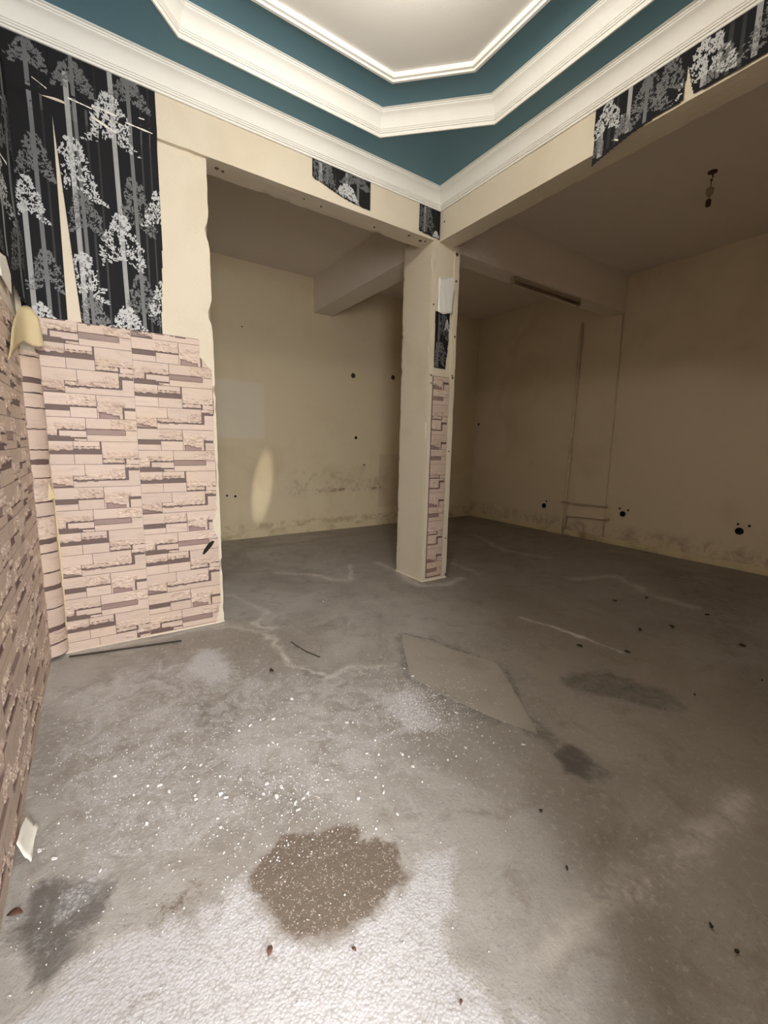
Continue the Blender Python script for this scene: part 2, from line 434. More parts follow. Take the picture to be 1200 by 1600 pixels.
m, nt, p = new_mat('worn_concrete_floor')
co_ = geo_pos(nt)
a = N(nt, 'ShaderNodeAttribute', attribute_name='wear_and_light')
sc_ = N(nt, 'ShaderNodeSeparateColor'); nt.links.new(a.outputs['Color'], sc_.inputs[0])
w_, t_, k_, l_ = sc_.outputs[0], sc_.outputs[1], sc_.outputs[2], a.outputs['Alpha']
n_big = noise_n(nt, co_, 1.1, 4, .6, .8)
n_mid = noise_n(nt, co_, 5.5, 5, .68, .6)
n_fin = noise_n(nt, co_, 38, 4, .7)
n_gr = noise_n(nt, co_, 125, 3, .6)
col = mixc(nt, ramp(nt, n_big, .35, .66), (.285, .258, .230), (.415, .392, .365))
col = mixc(nt, mth(nt, 'MULTIPLY', ramp(nt, n_mid, .50, .72), .50), col, (.20, .165, .132))
col = mixc(nt, mth(nt, 'MULTIPLY', ramp(nt, n_fin, .54, .66), .45), col, (.50, .48, .45))
col = mixc(nt, mth(nt, 'MULTIPLY', ramp(nt, n_gr, .58, .70), .45), col, (.16, .135, .115))
# brown grime that also paints the dim right-hand side's shade into the colour
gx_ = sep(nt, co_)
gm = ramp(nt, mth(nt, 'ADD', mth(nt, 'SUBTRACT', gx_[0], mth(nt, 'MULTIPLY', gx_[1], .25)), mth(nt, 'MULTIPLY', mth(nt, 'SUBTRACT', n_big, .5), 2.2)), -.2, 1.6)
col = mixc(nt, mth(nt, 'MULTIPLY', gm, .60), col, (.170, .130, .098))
# dark areas: damp spots and a broad soft one at the right front
n_ed = noise_n(nt, co_, 14, 5, .72, .8)
kk = mth(nt, 'ADD', k_, mth(nt, 'MULTIPLY', mth(nt, 'SUBTRACT', n_ed, .5), 1.3))
kk = mth(nt, 'MULTIPLY', mth(nt, 'MULTIPLY', ramp(nt, kk, .25, .95), ramp(nt, k_, .02, .25)), .78)
col = mixc(nt, kk, col, (.082, .075, .068))
# bare terrazzo with pale chips
vor = N(nt, 'ShaderNodeTexVoronoi', feature='F1'); vor.inputs['Scale'].default_value = 175
nt.links.new(co_, vor.inputs['Vector'])
chip = mth(nt, 'MULTIPLY', mth(nt, 'SUBTRACT', 1.0, ramp(nt, vor.outputs['Distance'], .22, .40)), ramp(nt, noise_n(nt, co_, 60, 2), .47, .55))
tz = mixc(nt, chip, (.165, .130, .102), (.52, .47, .42))
tt = ramp(nt, mth(nt, 'ADD', t_, mth(nt, 'ADD', mth(nt, 'MULTIPLY', mth(nt, 'SUBTRACT', n_fin, .5), 1.1), mth(nt, 'MULTIPLY', mth(nt, 'SUBTRACT', n_ed, .5), 1.0))), .30, .75)
# lime and paint dust, plus the painted-in edge of the daylight
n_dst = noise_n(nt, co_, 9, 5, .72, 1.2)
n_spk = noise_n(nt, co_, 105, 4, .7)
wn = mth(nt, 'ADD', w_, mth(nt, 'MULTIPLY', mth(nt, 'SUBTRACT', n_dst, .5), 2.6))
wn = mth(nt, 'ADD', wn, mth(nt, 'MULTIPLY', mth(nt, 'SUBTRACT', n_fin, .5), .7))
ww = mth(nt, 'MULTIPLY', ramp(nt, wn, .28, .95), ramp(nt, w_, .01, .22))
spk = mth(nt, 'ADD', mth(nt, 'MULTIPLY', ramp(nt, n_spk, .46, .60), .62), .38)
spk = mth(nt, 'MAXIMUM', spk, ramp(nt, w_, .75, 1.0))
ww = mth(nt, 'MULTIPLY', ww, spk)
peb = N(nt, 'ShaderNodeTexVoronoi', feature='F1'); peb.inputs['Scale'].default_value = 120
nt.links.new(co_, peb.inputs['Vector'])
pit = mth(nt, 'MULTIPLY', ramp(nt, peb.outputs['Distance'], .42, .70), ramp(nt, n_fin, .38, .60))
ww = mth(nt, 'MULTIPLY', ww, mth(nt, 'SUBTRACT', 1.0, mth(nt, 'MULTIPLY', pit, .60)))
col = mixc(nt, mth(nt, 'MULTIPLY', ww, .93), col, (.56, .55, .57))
lw = mth(nt, 'MULTIPLY', l_, ramp(nt, mth(nt, 'ADD', mth(nt, 'MULTIPLY', n_mid, .6), mth(nt, 'MULTIPLY', n_fin, .4)), .34, .60))
col = mixc(nt, mth(nt, 'MULTIPLY', lw, .95), col, (.66, .63, .59))
col = mixc(nt, tt, col, tz)
nt.links.new(col, p.inputs['Base Color'])
rg = N(nt, 'ShaderNodeMapRange'); nt.links.new(n_mid, rg.inputs['Value'])
rg.inputs['To Min'].default_value = .42; rg.inputs['To Max'].default_value = .72
nt.links.new(rg.outputs[0], p.inputs['Roughness'])
hh = mth(nt, 'SUBTRACT', mth(nt, 'ADD', mth(nt, 'MULTIPLY', n_fin, .6), mth(nt, 'MULTIPLY', n_mid, 1.5)), mth(nt, 'MULTIPLY', peb.outputs['Distance'], mth(nt, 'ADD', .10, mth(nt, 'MULTIPLY', w_, .30))))
bump(nt, p, hh, .45, .007)
M_floor = m
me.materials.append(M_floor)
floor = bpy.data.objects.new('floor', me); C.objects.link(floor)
tag(floor, 'worn grey concrete floor with white dust, damp stains and painted-in light and shade', 'floor', kind='structure')

# screed patch let into the floor
M_slabpatch = paint('screed_patch', (.35, .32, .28), (.22, .195, .165), rough=.6, scale=4, amount=.6, fine=120, bstr=.4)
n = len(SLAB)
cx0 = sum(q[0] for q in SLAB) / n; cy0 = sum(q[1] for q in SLAB) / n
ring = []
for k in range(n):
    ax, ay = SLAB[k]; bx, by = SLAB[(k + 1) % n]
    for j in range(8):
        t = j / 8; x = ax + (bx - ax) * t; y = ay + (by - ay) * t
        x += .012 * noise.noise((x * 9, y * 9, 1)); y += .012 * noise.noise((x * 9, y * 9, 5))
        ring.append((x, y))
K = len(ring)
V = [(x, y, -.01) for x, y in ring] + [(x, y, .0035) for x, y in ring] + [(cx0 + (x - cx0) * .985, cy0 + (y - cy0) * .985, .0045) for x, y in ring] + [(cx0, cy0, .0055)]
F = []
for k in range(K):
    q = (k + 1) % K
    F += [(k, q, K + q, K + k), (K + k, K + q, 2*K + q, 2*K + k), (2*K + k, 2*K + q, 3*K)]
mesh_obj('screed_patch', V, F, M_slabpatch, floor)

# ------------------------------------------------------------------ walls, beams, pillar
def solid(name, a, b, mat, label=None, cat=None, parent=None, **kw):
    V, F = grid_box(a, b, **kw)
    o = mesh_obj(name, V, F, mat, parent)
    if parent is None: tag(o, label, cat, kind='structure')
    return o

def cut(o, cutters):
    """cut real recesses into a wall"""
    bm_ = MB()
    for c in cutters: c(bm_)
    k = bm_.build('cutter', M_hole)
    md = o.modifiers.new('holes', 'BOOLEAN'); md.operation = 'DIFFERENCE'; md.solver = 'EXACT'; md.object = k
    dg = bpy.context.evaluated_depsgraph_get()
    nm = bpy.data.meshes.new_from_object(o.evaluated_get(dg))
    o.modifiers.clear(); old = o.data; o.data = nm
    bpy.data.meshes.remove(old)
    km = k.data; bpy.data.objects.remove(k); bpy.data.meshes.remove(km)

wall_left = solid('wall_left', (XL - .2, YF - .2, -.05), (XL, YB + .2, ZT), M_wall, 'long left wall of the shop', 'wall', step=.2, amp=0)
wall_back = solid('wall_back', (XL, YB, -.05), (XR, YB + .2, ZT), M_rear, 'cream rear wall with scuffs and small cable holes', 'wall', step=.18, amp=.004)
wall_right = solid('wall_right', (XR, YF - .2, -.05), (XR + .2, YB + .2, ZT), M_right, 'dim cream right wall with surface pipes', 'wall', step=.18, amp=.004)
wall_partition = solid('wall_partition', (XL, YA, -.02), (XE, .21, ZA + .02), M_plaster, 'short partition wall papered with stone and tree wallpaper', 'wall', step=.04, amp=.0, edge=.016)
wf = empty('wall_front', (0, YF, 0)); tag(wf, 'front wall around the street doorway', 'wall', kind='structure')
DX0, DX1, DZ = -2.25, -1.42, 2.80
for (x0, x1, z0, z1) in ((XL - .2, DX0, -.05, ZT), (DX1, XR + .2, -.05, ZT), (DX0, DX1, DZ, ZT)):
    V, F = grid_box((x0, -.2, z0), (x1, 0, z1), step=.3, amp=.002)
    mesh_obj('wall_panel', V, F, M_wall, wf)

beam_front = solid('ceiling_beam', (XL, 0, ZA), (XB2, .20, ZT), M_plaster, 'pale plastered beam over the partition opening', 'beam', step=.055, amp=.003, edge=.012, keep=('z1',))
beam_cross = solid('ceiling_beam', (XB, YF, ZA), (XB2, .02, ZT), M_plaster, 'pale beam running from the pillar towards the camera', 'beam', step=.055, amp=.003, edge=.012, seed=2, keep=('z1',))
beam_rear = solid('ceiling_beam', (.777, .18, 3.205), (1.067, YB + .02, ZT), M_slab, 'beam running from the pillar to the rear wall', 'beam', step=.1, amp=.003, edge=.006, seed=3, keep=('z1',))
beam_right = solid('ceiling_beam', (.88, .11, 3.182), (XR + .02, .34, ZT), M_slab, 'rough beam from the pillar to the right wall', 'beam', step=.07, amp=.007, edge=.016, freq=3.5, seed=4, keep=('z1',))

pillar = solid('pillar', (XP, .004, -.02), (XQ, YP, 3.26), M_plaster, 'square plastered pillar with stripped wallpaper', 'pillar', step=.03, amp=.0025, edge=.013, seed=5)
# broken arris on the pillar, and the thin plaster lips left where paper was cut away
def near(o, pts, r, depth, axis_dir):
    for v in o.data.vertices:
        for p_ in pts:
            d = (v.co - Vector(p_)).length
            if d < r: v.co += Vector(axis_dir) * depth * (1 - d / r)
near(pillar, [(XQ, .004, 1.36)], .075, .05, (-1, .5, 0))
near(pillar, [(XQ, .004, .88)], .05, .02, (-1, .4, 0))
near(wall_partition, [(XE, YA, 2.72), (XE, YA, 2.2)], .08, .03, (-1, .2, 0))
for (x0, x1, z0, z1, d) in ((XP + .002, XP + .036, .02, ZA - .01, .011), (XQ - .066, XQ - .004, .05, ZA - .02, .013)):
    V, F = grid_box((x0, .004 - d, z0), (x1, .02, z1), step=.035, amp=.003, edge=.006, seed=x0)
    mesh_obj('plaster_lip', V, F, M_plaster, pillar)
# mortar feet at the pillar and the partition end
def mortar_foot(parent, pts, r, seed):
    V = []; F = []; n = len(pts)
    for k, (x, y, ox, oy) in enumerate(pts):
        rr = r * (1 + .6 * noise.noise((x * 11, y * 11, seed))); h = r * 1.1 * (1 + .7 * noise.noise((x * 13, y * 13, seed + 3)))
        V += [(x, y, h), (x + ox * rr * .45, y + oy * rr * .45, h * .35), (x + ox * rr, y + oy * rr, -.006)]
    for k in range(n - 1):
        F += [(3*k, 3*k+1, 3*k+4, 3*k+3), (3*k+1, 3*k+2, 3*k+5, 3*k+4)]
    return mesh_obj('mortar_foot', V, F, M_plaster, parent, smooth=True)
pp = [(XP, YP - .45 * k / 9, -1, 0) for k in range(10)] + [(XP, .0, -.8, -.8)] + [(XP + .316 * k / 8, .0, 0, -1) for k in range(9)] + [(XQ, .0, .8, -.8)] + [(XQ, .45 * k / 6, 1, 0) for k in range(7)]
mortar_foot(pillar, pp, .012, 1)
if 1: mortar_foot(wall_partition, [(XL + (XE - XL) * k / 24, YA - .004, 0, -1) for k in range(25)] + [(XE, YA, .8, -.8), (XE, .1, 1, 0), (XE, .2, 1, 0)], .009, 4)

# ------------------------------------------------------------------ ceiling: slab, dropped tray, mouldings
ceiling = tag(mesh_obj('ceiling', *(lambda b: (b.v, b.f))((lambda b: (b.box((XL - .2, YF - .2, ZT), (XR + .2, YB + .2, ZT + .15)), b)[1])(MB())), M_slab), 'flat painted ceiling slab over all rooms', 'ceiling', kind='structure')
def poly_offset(P, d):
    n = len(P); out = []
    for k in range(n):
        p0, p1, p2 = Vector(P[k - 1]), Vector(P[k]), Vector(P[(k + 1) % n])
        e1 = (p1 - p0).normalized(); e2 = (p2 - p1).normalized()
        n1 = Vector((-e1.y, e1.x)); n2 = Vector((-e2.y, e2.x))     # inward for counter-clockwise
        b = (n1 + n2); b = b / (1 + n1.dot(n2))
        out.append((p1 + b * d)[:])
    return out
def sweep(name, P, prof, mat, label):
    V = []; F = []; n = len(P); K = len(prof)
    for (d, z) in prof:
        V += [(x, y, z) for x, y in poly_offset(P, d)]
    for j in range(K - 1):
        for k in range(n):
            q = (k + 1) % n
            F.append((j*n + k, (j+1)*n + k, (j+1)*n + q, j*n + q))
    o = mesh_obj(name, V, F, mat)
    return tag(o, label, 'moulding', kind='structure')
RECT = [(XL, YF), (XB, YF), (XB, 0), (XL, 0)]
def octagon(x0, x1, y0, y1, c):
    return [(x0 + c, y0), (x1 - c, y0), (x1, y0 + c), (x1, y1 - c), (x1 - c, y1), (x0 + c, y1), (x0, y1 - c), (x0, y0 + c)]
OCT = octagon(-2.016, .45, -3.155, -.285, .57)
def crown(z0, z1, d, lip=0.0):
    h = z1 - z0; pr = [(0, z0 - lip), (.10*d, z0 - lip), (.13*d, z0 + .02*h), (.13*d, z0 + .09*h), (.21*d, z0 + .10*h), (.22*d, z0 + .16*h), (.27*d, z0 + .17*h), (.28*d, z0 + .22*h), (.33*d, z0 + .24*h)]
    for k in range(1, 9):
        t = k / 9; a = t * math.pi / 2
        pr.append((.33*d + .50*d * (1 - math.cos(a)) * .75 + .50*d * t * .25, z0 + .24*h + .56*h * (math.sin(a) * .75 + t * .25)))
    pr += [(.84*d, z0 + .82*h), (.84*d, z0 + .87*h), (.90*d, z0 + .88*h), (.91*d, z0 + .94*h), (d, z0 + .95*h), (d, z1)]
    return pr
sweep('trim_1', RECT, crown(ZC, ZS, .10), M_gyps, 'outer white crown cornice between walls and blue soffit')
sweep('trim_2', OCT, crown(ZS, ZT - .004, .085, lip=.008), M_gyps, 'inner white crown moulding around the stepped tray')
TRI = octagon(-1.706, .14, -2.846, -.594, .37)
sweep('trim_3', TRI, [(-.002, ZT), (-.002, ZT - .03), (.006, ZT - .036), (.020, ZT - .036), (.026, ZT - .028), (.040, ZT - .026), (.046, ZT - .018), (.046, ZT)], M_gyps, 'slim white bead framing the white middle of the tray')
def ring_panel(name, outer, inner, z, t, mat):
    V = [(x, y, z) for x, y in outer] + [(x, y, z) for x, y in inner] + [(x, y, z + t) for x, y in outer] + [(x, y, z + t) for x, y in inner]
    no, ni = len(outer), len(inner); F = []
    if no == 4:
        # corner k of the rectangle meets octagon points: BL 7,0  BR 1,2  TR 3,4  TL 5,6
        cor = [(7, 0), (1, 2), (3, 4), (5, 6)]
        for k in range(4):
            a_, b_ = cor[k]; q = (k + 1) % 4
            F += [(k, 4 + b_, 4 + a_), (k, q, 4 + cor[q][0], 4 + b_)]
    else:
        F += [(k, (k + 1) % no, no + (k + 1) % no, no + k) for k in range(no)]
    F = [f[::-1] for f in F]
    F += [(no + k, no + (k + 1) % ni, 2*no + ni + (k + 1) % ni, 2*no + ni + k) for k in range(ni)]
    return mesh_obj(name, V, F, mat, ceiling)
ring_panel('blue_soffit', RECT, OCT, ZS, .02, M_blue)
ring_panel('blue_band', poly_offset(OCT, .06), TRI, ZT - .006, .004, M_blue)
cen = poly_offset(TRI, .03)
mesh_obj('white_panel', [(x, y, ZT - .004) for x, y in cen], [tuple(range(8))[::-1]], M_tray, ceiling)

# skirting
def skirt(name, a, b, label, seed):
    V, F = grid_box(a, b, step=.05, amp=.006, edge=.014, seed=seed)
    tag(mesh_obj(name, V, F, M_skirt), label, 'skirting', kind='structure')
skirt('baseboard_back', (XL, YB - .018, -.01), (XR, YB + .01, .105), 'low yellowed skirting along the rear wall', 6)
skirt('baseboard_right', (XR - .02, YF, -.01), (XR + .01, YB, .085), 'low dirty skirting along the right wall', 7)

# ------------------------------------------------------------------ cable holes and socket boxes in the walls
rear_holes = [(1.440, 2.402, .034), (2.194, 2.449, .034), (1.499, 1.453, .022), (1.66, 1.02, .012), (-.52, .62, .012), (-.41, .605, .014), (-.25, 2.85, .008)]
right_holes = [(2.70, 1.775, .020), (2.95, 1.12, .026), (2.90, .235, .030), (1.133, .410, .036), (-.147, .458, .036), (-.100, .53, .012), (-.215, .52, .012), (-1.476, .450, .037), (-1.455, .53, .011), (-1.56, .525, .012), (1.09, .49, .012)]
def cyl_y(x, z, r):
    return lambda b: b.tube([(x, YB - .05, z), (x, YB + .05, z)], r, 16)
def cyl_x(y, z, r):
    return lambda b: b.tube([(XR - .05, y, z), (XR + .05, y, z)], r, 16)
cut(wall_back, [cyl_y(*h) for h in rear_holes])
cut(wall_right, [cyl_x(*h) for h in right_holes])
for (x, z, r) in rear_holes:
    b = MB(); b.lathe([(0, .04), (r * .99, .04), (r * .99, -.001), (r * 1.12, -.003), (r * 1.16, .004)], (x, YB, z), 16, axis='y')
    b.build('socket_box' if r > .02 else 'screw_hole', M_hole if r < .03 else M_box, wall_back)
for (y, z, r) in right_holes:
    b = MB(); b.lathe([(0, .04), (r * .99, .04), (r * .99, -.001), (r * 1.12, -.003), (r * 1.16, .004)], (XR, y, z), 16, axis='x')
    b.build('socket_box' if r > .02 else 'screw_hole', M_hole, wall_right)

# nail holes and chipped spots in the pillar and the beams
def chip(parent, c, r, axis, seed):
    b = MB(); b.lathe([(0, .0035), (r * .5, .004), (r, .002), (r * 1.25, -.004)], c, 9, axis=axis)
    rg_ = random.Random(seed)
    b.v = [tuple(q + (rg_.uniform(-.25, .25) * r if k != 'xyz'.index(axis) else 0) for k, q in enumerate(v)) for v in b.v]
    b.v = [tuple((2 * c[k] - q) if k == 'xyz'.index(axis) else q for k, q in enumerate(v)) for v in b.v]
    b.build('nail_hole', M_box, parent)
for k, (x, z, r) in enumerate([(.668, 2.0, .007), (.938, 2.0, .009), (.930, 2.02, .006), (.672, 1.93, .006), (.942, 2.38, .007), (.668, 2.62, .006), (.928, 2.87, .009), (.925, 3.10, .014), (.935, .42, .006), (.930, 1.30, .006)]):
    chip(pillar, (x, -.012 if x < .7 or x > .9 else 0, z), r, 'y', k)
for k, (x, y, r) in enumerate([(-1.17, .09, .012), (-1.13, .10, .008), (-.55, .08, .006), (-.40, .10, .006), (.10, .12, .010), (.42, .06, .012), (.56, .08, .016), (.60, .06, .010)]):
    chip(beam_front, (x, y, ZA), r, 'z', 30 + k)
chip(beam_cross, (XB, -.06, 3.30), .008, 'x', 60)

# ------------------------------------------------------------------ stone-print wallpaper
TW, TH, NU, NV = .475, .563, 60, 72
R_ = lambda *a: a
TILE = [   # outline rectangles (u0,v0,u1,v1) ; split-face rectangles ; shaded rectangles
    ([(0, 0, .387, .135), (0, .125, .25, .237)], [(0, .125, .25, .225)], [(0, .190, .085, .237), (.085, .208, .17, .237), (.17, .222, .24, .237)]),
    ([(.387, 0, .84, .16), (.255, .125, .40, .16)], [(.255, .115, .84, .16), (.66, .05, .84, .16)], []),
    ([(.255, .180, 1, .25), (.86, .068, 1, .25)], [], [(.28, .18, .40, .195), (.46, .18, .52, .20)]),
    ([(.84, 0, 1, .045)], [(.84, .0, 1, .045)], []),
    ([(0, .25, .56, .380)], [(.26, .275, .56, .380)], []),
    ([(0, .435, .285, .495)], [], []),
    ([(.285, .388, .572, .497)], [], []),
    ([(.56, .25, 1, .370), (.572, .33, .855, .497)], [(.572, .318, .87, .425)], [(.58, .425, .66, .497), (.66, .440, .74, .497), (.74, .465, .82, .497)]),
    ([(.875, .405, 1, .497)], [], []),
    ([(0, .50, .425, .622), (0, .60, .135, .695)], [(.10, .565, .425, .622), (0, .60, .135, .695)], []),
    ([(.145, .640, .425, .712)], [], [(.145, .698, .26, .712)]),
    ([(.30, .720, .425, .755)], [(.30, .72, .36, .755)], []),
    ([(.43, .50, 1, .620), (.43, .60, .865, .680)], [(.72, .515, 1, .612)], [(.43, .618, .865, .680)]),
    ([(.43, .682, 1, .755), (.872, .628, 1, .755)], [], []),
    ([(0, .755, .285, .848)], [(0, .800, .285, .848)], []),
    ([(.287, .755, .565, .800)], [], []),
    ([(.287, .802, .565, .838)], [(.287, .802, .565, .838)], []),
    ([(0, .882, .285, 1)], [], []),
    ([(.287, .882, .578, 1)], [], []),
    ([(.585, .755, 1, .880), (.585, .87, 1, .945)], [(.585, .872, 1, .945)], []),
    ([(.585, .948, .84, .99)], [(.585, .948, .84, .99)], []),
    ([(.845, .948, 1, 1)], [], []),
]
def paint_rect(A, r, val):
    u0, v0, u1, v1 = r
    A[int(round(v0 * NV)):max(int(round(v0 * NV)) + 1, int(round(v1 * NV))), int(round(u0 * NU)):int(round(u1 * NU))] = val
IDS = np.zeros((NV, NU), int); RGH = np.zeros((NV, NU), int)
for k, (rs, rough, shade) in enumerate(TILE):
    own = np.zeros((NV, NU), int)
    for r in rs: paint_rect(own, r, 1)
    IDS[(own == 1)] = k + 1
    fl = np.zeros((NV, NU), int)
    for r in rough: paint_rect(fl, r, 1)
    for r in shade: paint_rect(fl, r, 2)
    RGH[own == 1] = fl[own == 1]
stone_cache = {}
def stone_mesh(k, mask_key, cells):
    """one stone: raised plate with split, ragged areas; local x along the wall, z up, -y proud"""
    key = (k, mask_key)
    if key in stone_cache: return stone_cache[key]
    cs = set(cells); cu, cv = TW / NU, TH / NV
    idx = {}; V = []; F = []; FM = []
    def owners(i, j): return [(c, r) for (c, r) in ((i - 1, j - 1), (i, j - 1), (i - 1, j), (i, j)) if (c, r) in cs]
    def vid(i, j):
        if (i, j) in idx: return idx[(i, j)]
        ow = owners(i, j)
        x = i * cu; z = -j * cv
        fl = [RGH[r, c] for c, r in ow]
        rough = any(f == 1 for f in fl); shade = all(f == 2 for f in fl)
        if len(ow) < 4:
            mx = sum(c + .5 for c, r in ow) / len(ow) - i; mz = sum(r + .5 for c, r in ow) / len(ow) - j
            x += mx * .0026; z -= mz * .0026
            if rough:
                z += .0085 * noise.noise((i * .55, j * .55, k)) ; x += .003 * noise.noise((i * .7, j * .7, k + 9))
        h = .0048
        if rough: h = .0045 + .0065 * noise.noise((i * .42, j * .60, k * 3.1)) + .0025 * noise.noise((i * 1.3, j * 1.3, k)) + (.002 if len(ow) == 4 else 0)
        if shade: h = .0018
        idx[(i, j)] = len(V); V.append((x, -max(h, .0015), z)); return idx[(i, j)]
    for (c, r) in cells:
        F.append((vid(c, r), vid(c, r + 1), vid(c + 1, r + 1), vid(c + 1, r))); FM.append(int(RGH[r, c]))
    edges = {}
    for q, f in enumerate(F):
        for a_, b_ in zip(f, f[1:] + f[:1]):
            if (b_, a_) in edges: del edges[(b_, a_)]
            else: edges[(a_, b_)] = FM[q]
    base = {}
    def bid(a_):
        if a_ not in base: base[a_] = len(V); V.append((V[a_][0], 0.0, V[a_][2]))
        return base[a_]
    for (a_, b_), fm in edges.items():
        F.append((b_, a_, bid(a_), bid(b_))); FM.append(2)
    me = bpy.data.meshes.new('stone'); me.from_pydata(V, [], F)
    for m_ in (M_stone, M_rough, M_shade): me.materials.append(m_)
    me.polygons.foreach_set('material_index', FM); me.update()
    stone_cache[key] = me
    return me
def lay_tile(parent, origin, rotz, keep, joined=None):
    """origin = top-left corner of the tile on the wall; keep(u metres, v metres down) says which cells exist"""
    for k in range(len(TILE)):
        cells = [(c, r) for r in range(NV) for c in range(NU) if IDS[r, c] == k + 1]
        ck = [(c, r) for (c, r) in cells if keep((c + .5) * TW / NU, (r + .5) * TH / NV)]
        if len(ck) < 3: continue
        me = stone_mesh(k, 0 if len(ck) == len(cells) else tuple(ck), ck)
        if joined is not None:
            Mx = Matrix.Translation(origin) @ Matrix.Rotation(rotz, 4, 'Z')
            joined.append((me, Mx)); continue
        o = bpy.data.objects.new('stone', me); C.objects.link(o)
        o.parent = parent; o.location = Vector(origin); o.rotation_euler = (0, 0, rotz)

def thin_sheet(name, P, Q, normal, t, mat, parent=None):
    """flat paper backing between two opposite corners P,Q of an upright rectangle"""
    P, Q, nrm = Vector(P), Vector(Q), Vector(normal)
    a = [P, Vector((Q.x, Q.y, P.z)), Q, Vector((P.x, P.y, Q.z))]
    V = a + [v + nrm * t for v in a]
    return mesh_obj(name, V, [(0,3,2,1),(4,5,6,7),(0,1,5,4),(1,2,6,5),(2,3,7,6),(3,0,4,7)], mat, parent)

PT = .0025
ZW = 2.027
# -- partition wall
part = empty('stone_wallpaper', (0, 0, 0))
tag(part, 'pinkish stone-print wallpaper on the short wall beside the opening', 'wallpaper')
X1, XS, X2 = -2.220, -1.745, -1.262
thin_sheet('paper_backing', (X1, YA, .004), (XS - .001, YA, ZW), (0, -1, 0), PT, M_joint, part)
def right_edge(z):           # torn right-hand edge of the paper
    e = X2 + .012 * noise.noise((z * 4, 1, 2)) + .006 * noise.noise((z * 19, 4, 2))
    if z > 1.83: e -= min(.075, (z - 1.83) * .8)
    if .62 < z < .86: e -= .035 * math.sin((z - .62) / .24 * math.pi)
    if z < .17: e -= (.17 - z) * .25
    return e
zz = [.004 + (ZW - .004) * k / 60 for k in range(61)]
V = []; F = []
for z in zz: V += [(XS + .001, YA - PT, z), (right_edge(z) - .010, YA - PT, z), (XS + .001, YA, z), (right_edge(z) - .010, YA, z)]
for k in range(60):
    a_ = 4 * k; F += [(a_, a_+1, a_+5, a_+4), (a_+1, a_+3, a_+7, a_+5)]
mesh_obj('paper_backing', V, F, M_joint, part)
for strip, (x0, ztop) in enumerate(((X1, 1.755 + TH), (XS, 1.563 + TH))):
    for n_ in range(6):
        zt = ztop - n_ * TH
        if zt < .01: break
        lay_tile(part, (x0, YA - PT, zt), 0,
                 (lambda u, v, x0=x0, zt=zt: .006 < zt - v < ZW - .004 - .012 * noise.noise(((x0 + u) * 12, 0, 3)) and x0 + u < right_edge(zt - v) - .004))
# small black tear in the paper
tv = [(-1.385, .545), (-1.372, .575), (-1.345, .612), (-1.315, .635), (-1.300, .628), (-1.318, .598), (-1.350, .562), (-1.372, .540)]
hole = mesh_obj('torn_hole', [(x, YA - PT - .0105, z) for x, z in tv] + [(x, YA - PT, z) for x, z in tv], [tuple(range(8))] + [(k, 8 + k, 8 + (k + 1) % 8, (k + 1) % 8) for k in range(8)], M_hole, part)

# -- left wall
lw_ = empty('stone_wallpaper', (0, 0, 0))
tag(lw_, 'dull stone-print wallpaper covering the lower left wall beside the camera', 'wallpaper')
thin_sheet('paper_backing', (XL, YF + .02, .02), (XL, -.045, 1.985), (1, 0, 0), PT, M_joint, lw_)
joined = []
for s in range(7):
    y0 = -.05 - TW * (s + 1)
    if y0 < YF: break
    zt0 = (1.72 if s % 2 else 1.44) + TH
    for n_ in range(6):
        zt = zt0 - n_ * TH
        if zt < .03: break
        keep = (lambda u, v, y0=y0, zt=zt: .03 < zt - v < 1.98 - .02 * noise.noise(((y0 + u) * 7, 5, 3)) and y0 + u > YF + .01)
        lay_tile(lw_, (XL + PT, y0, zt), math.pi / 2, keep, None if s < 4 else joined)
jb = MB()
for me_, Mx in joined:
    jb.add([Mx @ v.co for v in me_.vertices], [tuple(p_.vertices) for p_ in me_.polygons])
    jb.m[-len(me_.polygons):] = [p_.material_index for p_ in me_.polygons]
tag(jb.build('stones_near_door', [M_stone, M_rough, M_shade], lw_), kind='stuff')

# -- pillar
pw = empty('stone_wallpaper', (0, 0, 0))
tag(pw, 'narrow strip of grey stone-print wallpaper left on the pillar', 'wallpaper')
PX0, PX1 = .695, .898
thin_sheet('paper_backing', (PX0, -.001, .03), (PX1, -.001, 2.0), (0, -1, 0), PT, M_joint, pw)
for n_ in range(5):
    zt = 2.16 - n_ * TH
    if zt < .03: break
    lay_tile(pw, (PX1 - TW, -.001 - PT, zt), 0,
             (lambda u, v, zt=zt: u > TW - (PX1 - PX0) + .004 and .04 < zt - v < 1.995))

# -- loose strip bulging in the corner between the two papered walls
cs = empty('corner_paper_strip', (XL, YA, 0))
tag(cs, 'loose narrow strip of stone-print wallpaper curling in the corner', 'wallpaper')
def corner_pt(t, z, off):            # t 0..1 from the left wall to the partition
    a = math.pi * .5 * t
    r = .078 + off + .004 * noise.noise((z * 3, 2, 2))
    # bulge: quarter round that stands proud of the corner
    return (.002 + r * math.sin(a) * 1.05, -.035 - .062 * math.cos(a) * (1 + off * 8) - off + .03 * t, z)
V = []; F = []; NT = 8
zs = [.02 + 1.80 * k / 40 for k in range(41)]
for z in zs: V += [corner_pt(t / NT, z, 0) for t in range(NT + 1)]
for k in range(40):
    for t in range(NT): a_ = k * (NT + 1) + t; F.append((a_, a_ + 1, a_ + NT + 2, a_ + NT + 1))
mesh_obj('paper_backing', V, F, M_joint, cs, smooth=True)
z = .03; rr_ = random.Random(4)
